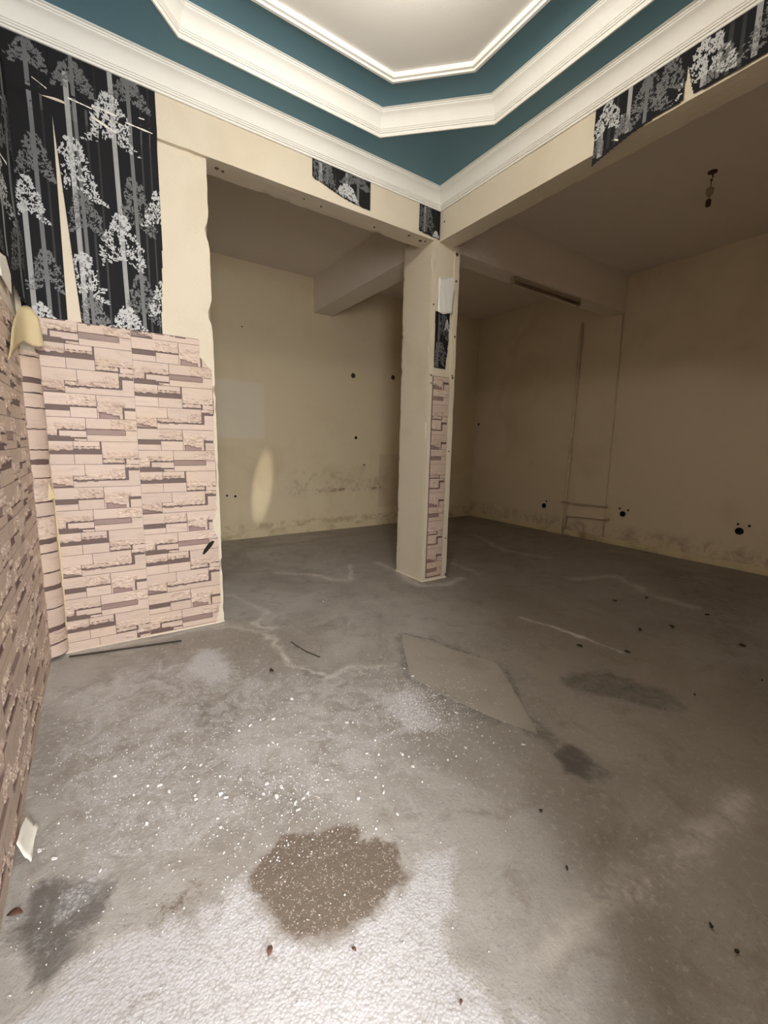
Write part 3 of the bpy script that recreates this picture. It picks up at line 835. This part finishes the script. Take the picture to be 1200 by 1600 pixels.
while z < 1.80:
    h = rr_.choice((.05, .075, .11, .13)); h = min(h, 1.82 - z)
    V = []; F = []
    for q in range(3):
        zq = z + h * q / 2
        V += [corner_pt(t / NT, zq + .002 * rr_.uniform(-1, 1), .004) for t in range(NT + 1)]
    for q in range(2):
        for t in range(NT): a_ = q * (NT + 1) + t; F.append((a_, a_ + 1, a_ + NT + 2, a_ + NT + 1))
    mesh_obj('stone', V, F, M_stone if rr_.random() < .7 else M_rough, cs, smooth=True)
    z += h + rr_.choice((.007, .010, .024, .030))
V = []; F = []                       # pale torn edge of that strip
for k in range(25):
    zq = .05 + 1.15 * k / 24; w_e = .004 + .010 * math.sin(k / 24 * math.pi)
    V += [(XL + .082, YA - .012, zq), (XL + .082 + w_e, YA - .012, zq), (XL + .082 + w_e, YA - .004, zq), (XL + .082, YA - .004, zq)]
for k in range(24):
    a_ = 4 * k
    for t in range(4): F.append((a_ + t, a_ + (t + 1) % 4, a_ + 4 + (t + 1) % 4, a_ + 4 + t))
e = mesh_obj('torn_edge', [(x - XL, y - YA, z) for x, y, z in V], F, M_paperback, cs)
V = [(.055, -.052, 1.16), (.095, -.05, 1.02), (.10, -.056, 1.00), (.062, -.070, .985), (.052, -.066, 1.0), (.056, -.046, 1.17)]
mesh_obj('torn_curl', V, [(0, 1, 2, 3), (0, 3, 4), (0, 4, 5)], M_paperback, cs)

# ------------------------------------------------------------------ tree-print wallpaper
def yface(z):                        # the paper bridges the step from partition to beam
    t = min(1, max(0, (z - (ZA - .06)) / .12)); t = t * t * (3 - 2 * t)
    return YA * (1 - t)
def tree_sheet(name, label, mp, ok, box, stripes, trees, seed, scratches=(), snap=None, step=.02):
    """mp(u, v, off) -> point on the wall; ok(u, v) says whether the paper is there"""
    u0, u1, v0, v1 = box; rg_ = random.Random(seed)
    root = empty(name); tag(root, label, 'wallpaper')
    nu, nv = max(2, int((u1 - u0) / step)), max(2, int((v1 - v0) / step))
    uu = [u0 + (u1 - u0) * k / nu for k in range(nu + 1)]; vv = [v0 + (v1 - v0) * k / nv for k in range(nv + 1)]
    def clampu(u, v):                # slide boundary points onto the torn edge
        return ok(u, v)
    V = []; F = []; idx = {}
    def vid(u, v, lay):
        k = (round(u, 5), round(v, 5), lay)
        if snap: u = snap(u, v)
        if k not in idx: idx[k] = len(V); V.append(mp(u, v, .0022 if lay else 0.0))
        return idx[k]
    edges = {}
    for i in range(nu):
        for j in range(nv):
            r = ok.span(.5 * (uu[i] + uu[i+1]), .5 * (vv[j] + vv[j+1])) if hasattr(ok, 'span') else ok(.5 * (uu[i] + uu[i+1]), .5 * (vv[j] + vv[j+1]))
            if not r: continue
            F.append((vid(uu[i], vv[j], 1), vid(uu[i+1], vv[j], 1), vid(uu[i+1], vv[j+1], 1), vid(uu[i], vv[j+1], 1)))
    for f in list(F):
        for a_, b_ in zip(f, f[1:] + f[:1]):
            if (b_, a_) in edges: del edges[(b_, a_)]
            else: edges[(a_, b_)] = 1
    inv = {i_: k for k, i_ in idx.items()}
    for (a_, b_) in list(edges):
        ka, kb = inv[a_], inv[b_]
        F.append((b_, a_, vid(ka[0], ka[1], 0), vid(kb[0], kb[1], 0)))
    mesh_obj('paper_sheet', V, F, M_black, root)
    def strip(b, ua, va, ub, vb, w, off):
        L = max(1, int(abs(vb - va) / .03))
        for k in range(L):
            t0, t1 = k / L, (k + 1) / L
            p0 = (ua + (ub - ua) * t0, va + (vb - va) * t0); p1 = (ua + (ub - ua) * t1, va + (vb - va) * t1)
            if not (ok(p0[0], p0[1]) and ok(p1[0], p1[1]) and ok(p0[0] + w, p0[1]) and ok(p0[0] - w, p1[1])): continue
            b.add([mp(p0[0] - w, p0[1], off), mp(p0[0] + w, p0[1], off), mp(p1[0] + w, p1[1], off), mp(p1[0] - w, p1[1], off)], [(0, 1, 2, 3)])
    def crown_leaves(b, cu, cv, w, h, off):
        # umbrella pine: a peaked top over a broad, drooping skirt of ragged leaves with a few open gaps
        sd_ = rg_.uniform(0, 90); placed = 0
        for q in range(1500):
            y_ = rg_.random() ** 1.25; hw = .10 + .42 * (1 - y_) ** .75
            hw *= 1 + .35 * noise.noise((y_ * 7, sd_, 1)); x_ = rg_.uniform(-hw, hw)
            if noise.noise((x_ * 9 + sd_, y_ * 9, 2)) > .17: continue
            low = .16 * (1 - min(1, abs(x_) / .32)) if y_ < .2 else 0
            if y_ < low: continue
            u = cu + w * x_; v = cv + h * (y_ - .5 - .10 * abs(x_))
            placed += 1
            if placed > 520: break
            s = rg_.uniform(.0045, .0085) * (w / .2) ** .5; an = math.pi / 2 - x_ * 2.2 + rg_.uniform(-1.1, 1.1)
            dx, dy = math.cos(an) * s, math.sin(an) * s; ex, ey = -dy * .45, dx * .45
            pts = [(u - dx, v - dy), (u + ex, v + ey), (u + dx * 1.3, v + dy * 1.3), (u - ex, v - ey)]
            if all(ok(*p_) for p_ in pts): b.add([mp(x, y, off + placed * 2.5e-6) for x, y in pts], [(0, 1, 2, 3)])
    for (u, w) in stripes:
        b = MB(); strip(b, u, v0 + .001, u, v1 - .001, w, .0027)
        if b.v: b.build('plank_line', M_line, root)
    for (sh, ua, va, ub, vb, w, crowns) in sorted(trees, key=lambda t_: t_[0]):
        off = .0032 if sh == 'grey' else .0038
        b = MB()
        strip(b, ua, va, ub, vb, w, off); nb = len(b.f)
        for (cu, cv, cw, ch) in crowns: crown_leaves(b, cu, cv, cw * 1.12, ch * 1.05, off + .0003)
        b.m = [0] * nb + [1] * (len(b.f) - nb)
        if b.v: b.build('printed_tree', [M_tgrey, M_tgrey] if sh == 'grey' else [M_ttrunk, M_tlight], root)
    b = MB()
    for (ua, va, ub, vb, w) in scratches:
        n_ = 6
        for k in range(n_):
            t0, t1 = k / n_, (k + 1) / n_
            j0, j1 = (w * rg_.uniform(.3, 1.2) for _ in range(2))
            x0, y0, x1, y1 = ua + (ub - ua) * t0, va + (vb - va) * t0, ua + (ub - ua) * t1, va + (vb - va) * t1
            b.add([mp(x0, y0 - j0, .0050), mp(x1, y1 - j1, .0050), mp(x1, y1 + j1, .0050), mp(x0, y0 + j0, .0050)], [(0, 1, 2, 3)])
    if b.v: b.build('torn_crease', M_tear, root)
    return root

def mpA(u, v, off):
    bulge = .010 * math.exp(-((v - (ZA + .015)) / .05) ** 2) * (1 + .8 * noise.noise((u * 6, v * 9, 1)))
    return (u, yface(v) - off - bulge, v)
def wedgeL(v):   # left side of the bare wedge
    t = (3.09 - v) / (3.09 - 2.03); return -2.046 - .012 * max(t, 0)
def wedgeR(v):
    t = max(0, (3.09 - v) / (3.09 - 2.03)); return -2.046 + .055 * t
ZTOP = ZC + .004
def okA1(u, v): return -2.262 < u < (wedgeL(v) if v < 3.09 else -2.046) and ZW - .004 < v < ZTOP
def okA2(u, v): return (wedgeR(v) if v < 3.09 else -2.046) < u < -1.535 + .006 * noise.noise((v * 3, 0, 0)) - .028 * (v < 2.6) * min(1, (2.6 - v) / .5) and ZW - .004 < v < ZTOP
tree_sheet('tree_wallpaper', 'narrow black tree-print wallpaper sheet left of the bare wedge', mpA, okA1, (-2.262, -2.044, ZW - .002, ZTOP),
           [(-2.135, .004), (-2.09, .005)],
           [('pale', -2.205, ZW, -2.205, 2.62, .012, [(-2.19, 2.64, .15, .20), (-2.175, 2.05, .12, .10)]),
            ('grey', -2.135, ZW, -2.14, 3.36, .010, [(-2.13, 2.28, .17, .20), (-2.14, 2.86, .17, .20), (-2.13, 3.33, .17, .12)])],
           3, [(-2.12, 3.22, -2.06, 3.19, .003)], snap=lambda u, v: wedgeL(v) if v < 3.09 and abs(u - wedgeL(v)) < .0026 else u, step=.005)
tree_sheet('tree_wallpaper', 'wide black tree-print wallpaper sheet right of the bare wedge', mpA, okA2, (-2.046, -1.530, ZW - .002, ZTOP),
           [(-1.89, .006), (-1.84, .005), (-1.62, .005), (-1.955, .004), (-1.575, .004)],
           [('pale', -1.745, ZW, -1.765, ZTOP - .005, .012, [(-1.755, 2.53, .24, .28), (-1.775, 3.16, .23, .24), (-1.75, 2.07, .20, .16)]),
            ('pale', -1.965, ZW, -1.975, ZTOP - .09, .012, [(-1.96, 2.29, .20, .24), (-1.97, 2.86, .24, .28)]),
            ('pale', -1.60, 2.2, -1.60, 2.2, .010, [(-1.545, 2.24, .16, .20), (-1.545, 2.76, .15, .20)]),
            ('grey', -1.66, ZW, -1.68, ZTOP - .005, .010, [(-1.665, 2.22, .20, .26), (-1.672, 2.75, .20, .28), (-1.675, 3.34, .20, .14)]),
            ('grey', -1.93, ZW, -1.945, ZTOP - .005, .009, [(-1.93, 2.10, .17, .16), (-1.93, 2.64, .18, .22), (-1.94, 3.30, .20, .14)])],
           5, [(-1.97, 3.185, -1.86, 3.175, .004), (-1.86, 3.19, -1.74, 3.185, .006), (-1.86, 3.14, -1.75, 3.11, .007), (-1.70, 3.17, -1.56, 3.165, .004), (-1.63, 3.22, -1.60, 3.222, .004)], snap=lambda u, v: wedgeR(v) if v < 3.09 and abs(u - wedgeR(v)) < .0028 else u, step=.0055)

def mpL(u, v, off):      # u = y on the left wall
    wr = .008 * noise.noise((u * 5, v * 4, 8)) + .006
    return (XL + off + max(0, wr) + .050 * math.exp(-(u / .16) ** 2), u, v)
def okL(u, v):
    lo = 2.05 + .06 * noise.noise((u * 5, 0, 2)) + (.0 if u > -.1 else min(.16, (-.1 - u) * .9))
    if -.50 < u < -.22 and 2.05 < v < 2.22: return False
    return -1.6 < u < .012 and lo < v < ZTOP
tree_sheet('tree_wallpaper', 'wrinkled black tree-print wallpaper high on the left wall', mpL, okL, (-1.6, .012, 1.98, ZTOP),
           [(-.05 - .16 * k, .006) for k in range(10)],
           [('pale', -.22 - .36 * k, 2.0, -.24 - .36 * k, ZTOP - .01, .013, [(-.22 - .36 * k, 2.60 + .28 * (k % 2), .24, .28), (-.22 - .36 * k, 3.16 + .2 * (k % 2), .22, .26)]) for k in range(4)] +
           [('grey', -.06 - .36 * k, 2.0, -.08 - .36 * k, ZTOP - .01, .011, [(-.06 - .36 * k, 2.35, .2, .26), (-.06 - .36 * k, 2.92, .2, .26)]) for k in range(4)],
           7, [(-.5, 2.75, -.1, 2.72, .006), (-.3, 2.86, -.15, 2.84, .004)], step=.0125)
# bright scrap of torn white liner on the left wall
tag(mesh_obj('torn_paper_scrap', [mpL(u, v, o_) for o_ in (.002, .006) for u, v in ((-.50, 2.07), (-.24, 2.06), (-.235, 2.15), (-.30, 2.215), (-.42, 2.19), (-.50, 2.21))],
         [tuple(range(5, -1, -1))[::-1][::-1], tuple(range(6, 12))] + [(k, (k + 1) % 6, 6 + (k + 1) % 6, 6 + k) for k in range(6)], M_tear), 'scrap of torn white lining paper on the left wall', 'paper')

def mpB(u, v, off): return (u, -.004 - off, v)
def okB1(u, v):
    bot = 3.285 if u < -.47 else 3.285 - (u + .47) * .16 - .02 * math.sin((u + .47) * 7)
    if u < -.40: bot = max(bot, 3.255 + ((-.40 - u) / .12) ** 2 * .045)
    return -.519 < u < -.020 and bot - .018 < v < ZTOP
tree_sheet('tree_wallpaper', 'black tree-print scrap on the beam above the opening', mpB, okB1, (-.519, -.020, 3.16, ZTOP),
           [(-.33, .006), (-.255, .005), (-.09, .006)],
           [('pale', -.455, 3.2, -.455, 3.39, .014, []), ('pale', -.235, 3.2, -.235, 3.39, .011, [(-.235, 3.26, .20, .10)]),
            ('grey', -.40, 3.2, -.40, 3.39, .008, [(-.40, 3.32, .16, .20), (-.49, 3.32, .10, .22)]), ('grey', -.135, 3.2, -.135, 3.39, .010, [(-.15, 3.37, .24, .10)])], 9, step=.005)
def okB2(u, v): return .478 < u < .712 - .012 * abs(noise.noise((v * 8, 1, 1))) and 3.185 - (u - .478) * .06 < v < ZTOP
tree_sheet('tree_wallpaper', 'small black tree-print scrap in the corner above the pillar', mpB, okB2, (.478, .712, 3.16, ZTOP),
           [(.60, .008), (.655, .006)],
           [('pale', .535, 3.16, .535, 3.39, .010, []), ('grey', .56, 3.16, .56, 3.39, .005, [(.575, 3.31, .12, .20), (.50, 3.28, .09, .2)]), ('pale', .69, 3.2, .69, 3.2, .004, [(.665, 3.20, .07, .05)])], 10, step=.005)
def mpC(u, v, off):      # on the cross beam face; below the arris it hangs free
    return (XB - .005 - off - .012 * max(0, ZA + .02 - v) * 8, u, v)
def okC(u, v):
    bot = 3.165
    if u > -1.80: bot = 3.165 - .085 * ((u + 1.80) / .36) ** 1.4
    if -2.02 < u < -1.92: bot += .01
    bare = -1.955 + (v - 3.16) * .10; wd = .028 * max(0, (3.33 - v) / .17)
    if abs(u - bare) < wd: return False
    return u < -1.437 - .02 * (ZTOP - v) and u > -3.2 and bot < v < ZTOP
tree_sheet('tree_wallpaper', 'long black tree-print strip along the beam towards the camera', mpC, okC, (-3.2, -1.437, 3.07, ZTOP),
           [(-1.535, .010), (-1.575, .007), (-2.12, .01), (-2.17, .008), (-2.5, .01), (-2.8, .01)],
           [('pale', -1.485, 3.08, -1.485, 3.30, .013, [(-1.52, 3.315, .16, .16)]), ('pale', -1.645, 3.10, -1.645, ZTOP - .004, .012, []),
            ('pale', -2.02, 3.15, -2.02, 3.27, .013, [(-2.03, 3.30, .24, .20)]), ('pale', -2.225, 3.15, -2.225, ZTOP - .004, .012, []),
            ('pale', -2.56, 3.15, -2.56, 3.3, .012, [(-2.56, 3.31, .24, .2)]), ('pale', -2.78, 3.15, -2.78, ZTOP - .004, .012, []),
            ('grey', -1.74, 3.10, -1.74, ZTOP - .004, .010, [(-1.75, 3.29, .22, .20), (-1.86, 3.33, .14, .18), (-1.62, 3.22, .10, .1)]), ('grey', -2.08, 3.15, -2.08, ZTOP, .008, [(-2.10, 3.25, .14, .12)]),
            ('grey', -2.32, 3.15, -2.32, ZTOP, .01, [(-2.30, 3.3, .22, .2)]), ('grey', -1.50, 3.08, -1.50, 3.2, .006, [(-1.475, 3.18, .06, .10)])], 12,
           [(-1.575, 3.165, -1.60, 3.15, .008)], step=.006)
def mpP(u, v, off): return (u, -.002 - off, v)
def okP(u, v):
    r = .872 - .03 * max(0, (2.35 - v) / .3) + .010 * noise.noise((v * 11, 3, 3)) + .004 * noise.noise((v * 40, 3, 3))
    return .700 + .012 * (2.55 - v) < u < r and 2.075 < v < 2.575 - .02 * noise.noise((u * 12, 0, 0))
tree_sheet('tree_wallpaper', 'faded grey tree-print remnant on the pillar', mpP, okP, (.695, .885, 2.07, 2.59), [(.715, .006), (.80, .005)],
           [('grey', .745, 2.08, .745, 2.56, .008, [(.77, 2.20, .18, .20), (.80, 2.48, .12, .26)]), ('pale', .725, 2.08, .725, 2.3, .004, []), ('pale', .82, 2.5, .82, 2.5, .004, [(.84, 2.47, .05, .09)])], 14, step=.004)
# pale liner sheet sagging above it
V = []; F = []
for i_ in range(9):
    for j_ in range(15):
        s, t = i_ / 8, j_ / 14
        u = .715 + .205 * s * (1 - .12 * (1 - t)) + .012 * t; v = 2.565 + .30 * t + .03 * s * t - .012 * math.sin(s * 5)
        V.append((u, -.003 - .010 * math.sin(s * 9 + t * 3) ** 2 * (1 - t) - .012 * (1 - t) ** 2, v))
for i_ in range(8):
    for j_ in range(14): a_ = i_ * 15 + j_; F.append((a_, a_ + 15, a_ + 16, a_ + 1))
o = mesh_obj('lining_paper', V, F, M_tray, smooth=True)
o.modifiers.new('thickness', 'SOLIDIFY').thickness = .002
tag(o, 'loose pale lining paper sagging on the upper pillar', 'paper')

# peeled flap hanging in the corner over the stone paper
flap = [[(-2.255, -.10, 2.035), (-2.245, -.08, 2.050), (-2.225, -.08, 2.052), (-2.205, -.082, 2.042), (-2.182, -.085, 1.99)],
        [(-2.265, -.30, 1.94), (-2.255, -.15, 1.98), (-2.230, -.115, 1.985), (-2.205, -.11, 1.975), (-2.178, -.095, 1.94)],
        [(-2.268, -.45, 1.84), (-2.262, -.24, 1.90), (-2.242, -.130, 1.920), (-2.210, -.125, 1.91), (-2.174, -.10, 1.89)],
        [(-2.270, -.46, 1.79), (-2.267, -.26, 1.845), (-2.250, -.130, 1.885), (-2.216, -.128, 1.862), (-2.172, -.103, 1.862)],
        [(-2.270, -.62, 1.690), (-2.268, -.34, 1.775), (-2.253, -.122, 1.872), (-2.222, -.122, 1.825), (-2.170, -.105, 1.848)]]
V = [q for row in flap for q in row]; F = []
for i_ in range(4):
    for j_ in range(4): a_ = i_ * 5 + j_; F.append((a_, a_ + 5, a_ + 6, a_ + 1))
o = mesh_obj('peeled_paper_flap', V, F, M_paperback, smooth=True)
sub = o.modifiers.new('soft', 'SUBSURF'); sub.levels = 1; sub.render_levels = 1; sub.boundary_smooth = 'PRESERVE_CORNERS'
o.modifiers.new('thickness', 'SOLIDIFY').thickness = .002
tag(o, 'yellowed flap of wallpaper peeled over in the left corner', 'paper')

# ------------------------------------------------------------------ fittings
lamp = empty('fluorescent_batten', (2.54, .175, 3.182)); tag(lamp, 'grimy fluorescent batten under the right-hand beam', 'lamp')
b = MB(); b.box((-.62, -.028, -.030), (.62, .028, .004)); b.box((-.60, -.020, -.036), (.60, .020, -.028)); b.build('batten_body', M_batten, lamp)
for s in (-1, 1):
    b = MB(); b.box((s * .62 - .014, -.024, -.072), (s * .62 + .014, .024, -.004)); b.build('end_cap', M_batten, lamp)
b = MB(); b.tube([(-.61, 0, -.052), (.61, 0, -.052)], .015, 14); b.build('tube', M_tubeglass, lamp, smooth=True)

hk = empty('hanging_bulb_holder', (2.485, -1.40, ZT)); tag(hk, 'rusty ceiling hook with a wired bulb holder on the right', 'lamp holder')
b = MB(); b.lathe([(0, 0), (.036, 0), (.034, -.008), (.012, -.016), (0, -.016)], n=18); b.build('ceiling_plate', M_rust, hk)
b = MB(); b.tube([(.012, 0, -.008), (.016, 0, -.035), (.012, 0, -.060), (-.004, 0, -.072), (-.016, 0, -.062)], .0055, 8); b.build('hook', M_rust, hk, True)
b = MB(); b.tube([(-.004, 0, -.068), (.002, 0, -.10), (-.004, 0, -.128)], .0035, 6); b.tube([(-.004, 0, -.188), (-.006, .002, -.222)], .0035, 6); b.build('wire', M_rust, hk)
b = MB(); b.lathe([(.004, -.118), (.012, -.122), (.028, -.134), (.030, -.150), (.024, -.175), (.010, -.192), (.003, -.194)], (-.004, 0, 0), 16); b.build('ceramic_connector', M_ceram, hk, True)
b = MB(); b.lathe([(.004, -.216), (.017, -.218), (.020, -.226), (.020, -.262), (.017, -.268), (.013, -.268), (.012, -.24), (0, -.24)], (-.008, 0, 0), 16); b.build('bulb_socket', M_rust, hk)

def pipe(name, label, pts, r, n=12, joints=()):
    root = empty(name, pts[0]); tag(root, label, 'pipe')
    b = MB(); o0 = Vector(pts[0]); b.tube([Vector(q) - o0 for q in pts], r, n); b.build('pipe_run', M_pipe, root, True)
    for q in joints:
        d = Vector(q[1]); c = Vector(q[0]) - o0
        b = MB(); b.tube([c - d * .02, c - d * .018, c + d * .018, c + d * .02], [r, r * 1.28, r * 1.28, r], n); b.build('pipe_collar', M_pipe, root)
    return root
Z = Vector((0, 0, 1)); Y = Vector((0, 1, 0))
xp = XR - .024
pipe('wall_pipe', 'thick painted upright pipe on the right wall', [(xp, .735, .0), (xp, .735, .6), (xp + .004, .73, 1.6), (xp, .715, 3.19)], .020, joints=[((xp, .735, .28), Z), ((xp, .733, .52), Z), ((xp + .003, .73, 1.25), Z), ((xp + .003, .73, 1.02), Z)])
pipe('wall_pipe', 'thin painted cable pipe running down the right wall', [(XR - .010, .10, .0), (XR - .010, .10, .55), (XR - .010, .115, 2.2), (XR - .010, .125, 3.19)], .0085, joints=[((XR - .010, .10, .545), Z)])
pipe('wall_pipe', 'upper horizontal pipe linking the two upright pipes', [(xp - .022, .80, .52), (xp - .022, .45, .530), (xp - .022, .06, .545)], .013, joints=[((xp - .022, .775, .52), Y), ((xp - .022, .09, .545), Y)])
pipe('wall_pipe', 'lower bent pipe near the skirting of the right wall', [(xp - .02, .70, .10), (xp - .02, .695, .27), (xp - .02, .675, .315), (xp - .02, .60, .325), (xp - .02, .02, .36)], .014, joints=[((xp - .02, .09, .356), Y)])

cl = empty('ceiling_lamp', (-.783, -1.55, ZT - .004)); tag(cl, 'small round opal lamp in the middle of the tray ceiling', 'lamp')
b = MB(); b.lathe([(0, 0), (.10, 0), (.10, -.018), (.09, -.022)], n=28); b.build('lamp_base', M_gyps, cl)
b = MB(); b.lathe([(.092, -.018), (.090, -.04), (.070, -.065), (.035, -.08), (0, -.083)], n=28); b.build('lamp_shade', M_lampglass, cl, True)
ld = bpy.data.lights.new('ceiling_lamp_light', 'POINT'); ld.energy = 42; ld.color = (1, .93, .82); ld.shadow_soft_size = .08
lo = bpy.data.objects.new('ceiling_lamp_light', ld); C.objects.link(lo); lo.parent = cl; lo.location = (0, 0, -.16)

# ------------------------------------------------------------------ things lying on the floor
rod = MB(); rod.tube([(-2.20, -.055, .007), (-1.95, -.105, .007), (-1.58, -.175, .006)], .006, 8)
tag(rod.build('thin_rod', M_specks), 'thin dark rod on the floor along the papered wall', 'rod')
wr = MB(); wr.tube([(-.955, -.576, .006), (-.945, -.66, .007), (-.925, -.76, .007), (-.88, -.872, .006)], .003, 6)
tag(wr.build('bent_wire', M_specks), 'short bent wire lying on the open floor', 'wire')

def flake_mesh(seed, s, el):
    r_ = random.Random(seed); n_ = r_.randint(5, 7); t = .0018
    top = []
    for k in range(n_):
        a_ = k * 2 * math.pi / n_ + r_.uniform(-.3, .3); q = s * r_.uniform(.55, 1)
        top.append((q * math.cos(a_) * el, q * math.sin(a_), .004 + r_.uniform(0, .004)))
    V = [(x, y, z - t - .002) for x, y, z in top] + top
    F = [tuple(range(n_))[::-1], tuple(range(n_, 2 * n_))] + [(k, (k + 1) % n_, n_ + (k + 1) % n_, n_ + k) for k in range(n_)]
    me = bpy.data.meshes.new('paint_flake'); me.from_pydata(V, [], F); me.materials.append(M_flake); me.update(); return me
kinds = [flake_mesh(k, .0065 + .003 * (k % 3), 1.0 + 1.3 * (k % 3 == 0)) for k in range(10)]
rf = random.Random(21)
pts = list(FLAKES)
while len(pts) < 110:
    c = rf.choice([(-1.45, -1.80, .16), (-1.5, -1.75, .28), (-.66, -1.62, .17), (-1.85, -1.5, .28), (-1.0, -1.5, .3), (-1.7, -1.4, .3), (-.8, -1.9, .25)])
    pts.append((c[0] + rf.gauss(0, c[2]), c[1] + rf.gauss(0, c[2])))
for k, (x, y) in enumerate(pts):
    if x < XL + .06: continue
    o = bpy.data.objects.new('paint_flake', kinds[k % 10]); C.objects.link(o)
    s = .85 if k < len(FLAKES) else rf.uniform(.3, .65)
    o.location = (x, y, .004); o.scale = (s, s, 1); o.rotation_euler = (0, 0, rf.uniform(0, 6.28))
    tag(o, 'small white paint flake lying on the concrete floor', 'paint flake', 'white paint flakes on the floor')
b = MB()
for k in range(2600):
    c = rf.choice([(-1.45, -1.83, .13), (-1.5, -1.75, .3), (-.66, -1.62, .12), (-.66, -1.62, .22), (-.68, -1.66, .12), (-1.9, -1.5, .3), (-1.1, -1.5, .35), (-1.7, -1.2, .4), (-2.2, -1.2, .3)])
    x, y = c[0] + rf.gauss(0, c[2]), c[1] + rf.gauss(0, c[2])
    if x < XL + .03 or y > -.02: continue
    s = rf.uniform(.0012, .0042); a_ = rf.uniform(0, 6.28); dx, dy = math.cos(a_) * s, math.sin(a_) * s; e_ = rf.uniform(.3, 1)
    z = .0045 + .004 * noise.noise((x * 1.7, y * 1.7, 0))
    b.add([(x - dx, y - dy, z), (x + dy * e_, y - dx * e_, z), (x + dx, y + dy, z + .0012), (x - dy * e_, y + dx * e_, z), (x, y, z - .004)], [(0, 1, 2, 3), (1, 0, 4), (2, 1, 4), (3, 2, 4), (0, 3, 4)])
tag(b.build('paint_crumbs', M_flake), 'fine white paint crumbs scattered over the floor', 'crumbs', kind='stuff')
def clod(seed):
    me = flake_mesh(seed, .016, 1.6).copy(); me.materials.clear(); me.materials.append(M_specks); return me
clods = [clod(40 + k) for k in range(4)]
for k, (x, y) in enumerate(DARK):
    o = bpy.data.objects.new('dirt_crumb', clods[k % 4]); C.objects.link(o)
    s = .32 if y < -2.3 else .9
    o.location = (x, y, .004); o.scale = (s, s, 1.6); o.rotation_euler = (0, 0, rf.uniform(0, 6))
    tag(o, 'dark crumb of dirt lying on the concrete floor', 'dirt', 'dark crumbs on the floor')
def leaf(loc, size, rot, label):
    V = []; F = []; n_ = 7
    for k in range(n_):
        t = k / (n_ - 1); w = size * .28 * math.sin(math.pi * min(1, t * .96 + .02)) ** .8
        z = .006 + size * .12 * math.sin(t * 3) ; y = (t - .5) * size
        V += [(-w, y, z + w * .35), (0, y, z), (w, y, z + w * .35)]
    for k in range(n_ - 1):
        a_ = 3 * k; F += [(a_, a_ + 1, a_ + 4, a_ + 3), (a_ + 1, a_ + 2, a_ + 5, a_ + 4)]
    o = mesh_obj('dry_leaf', V, F, M_leaf, smooth=True); o.location = loc; o.rotation_euler = (0, 0, rot)
    md = o.modifiers.new('thickness', 'SOLIDIFY'); md.thickness = .001
    tag(o, label, 'leaf')
leaf((-2.262, -1.775, .003), .04, 1.2, 'rust-brown dry leaf beside the left wall')
leaf((LEAVES[1][0], LEAVES[1][1], .003), .026, -.6, 'narrow dry leaf below the brown terrazzo patch')
leaf((LEAVES[2][0], LEAVES[2][1], .003), .016, .4, 'tiny dry leaf on the white dust right of the terrazzo')
leaf((LEAVES[3][0], LEAVES[3][1], .003), .014, 2.0, 'tiny dry leaf at the edge of the bright floor patch')

# fallen strip of stone paper curled at the foot of the left wall
V = []; F = []
for i_ in range(8):
    for j_ in range(6):
        s, t = i_ / 7, j_ / 5
        V.append((XL + .014 + .034 * t + .008 * s, -1.575 + .15 * s - .03 * t, .008 + .06 * (1 - t) ** 2 * (1 - .4 * s) + .008 * math.sin(t * 6 + s * 3) ** 2))
for i_ in range(7):
    for j_ in range(5): a_ = i_ * 6 + j_; F.append((a_, a_ + 6, a_ + 7, a_ + 1))
o = mesh_obj('fallen_paper', V, F, M_tear, smooth=True)
o.modifiers.new('thickness', 'SOLIDIFY').thickness = .003
tag(o, 'pale strip of paper curled at the foot of the left wall', 'paper')
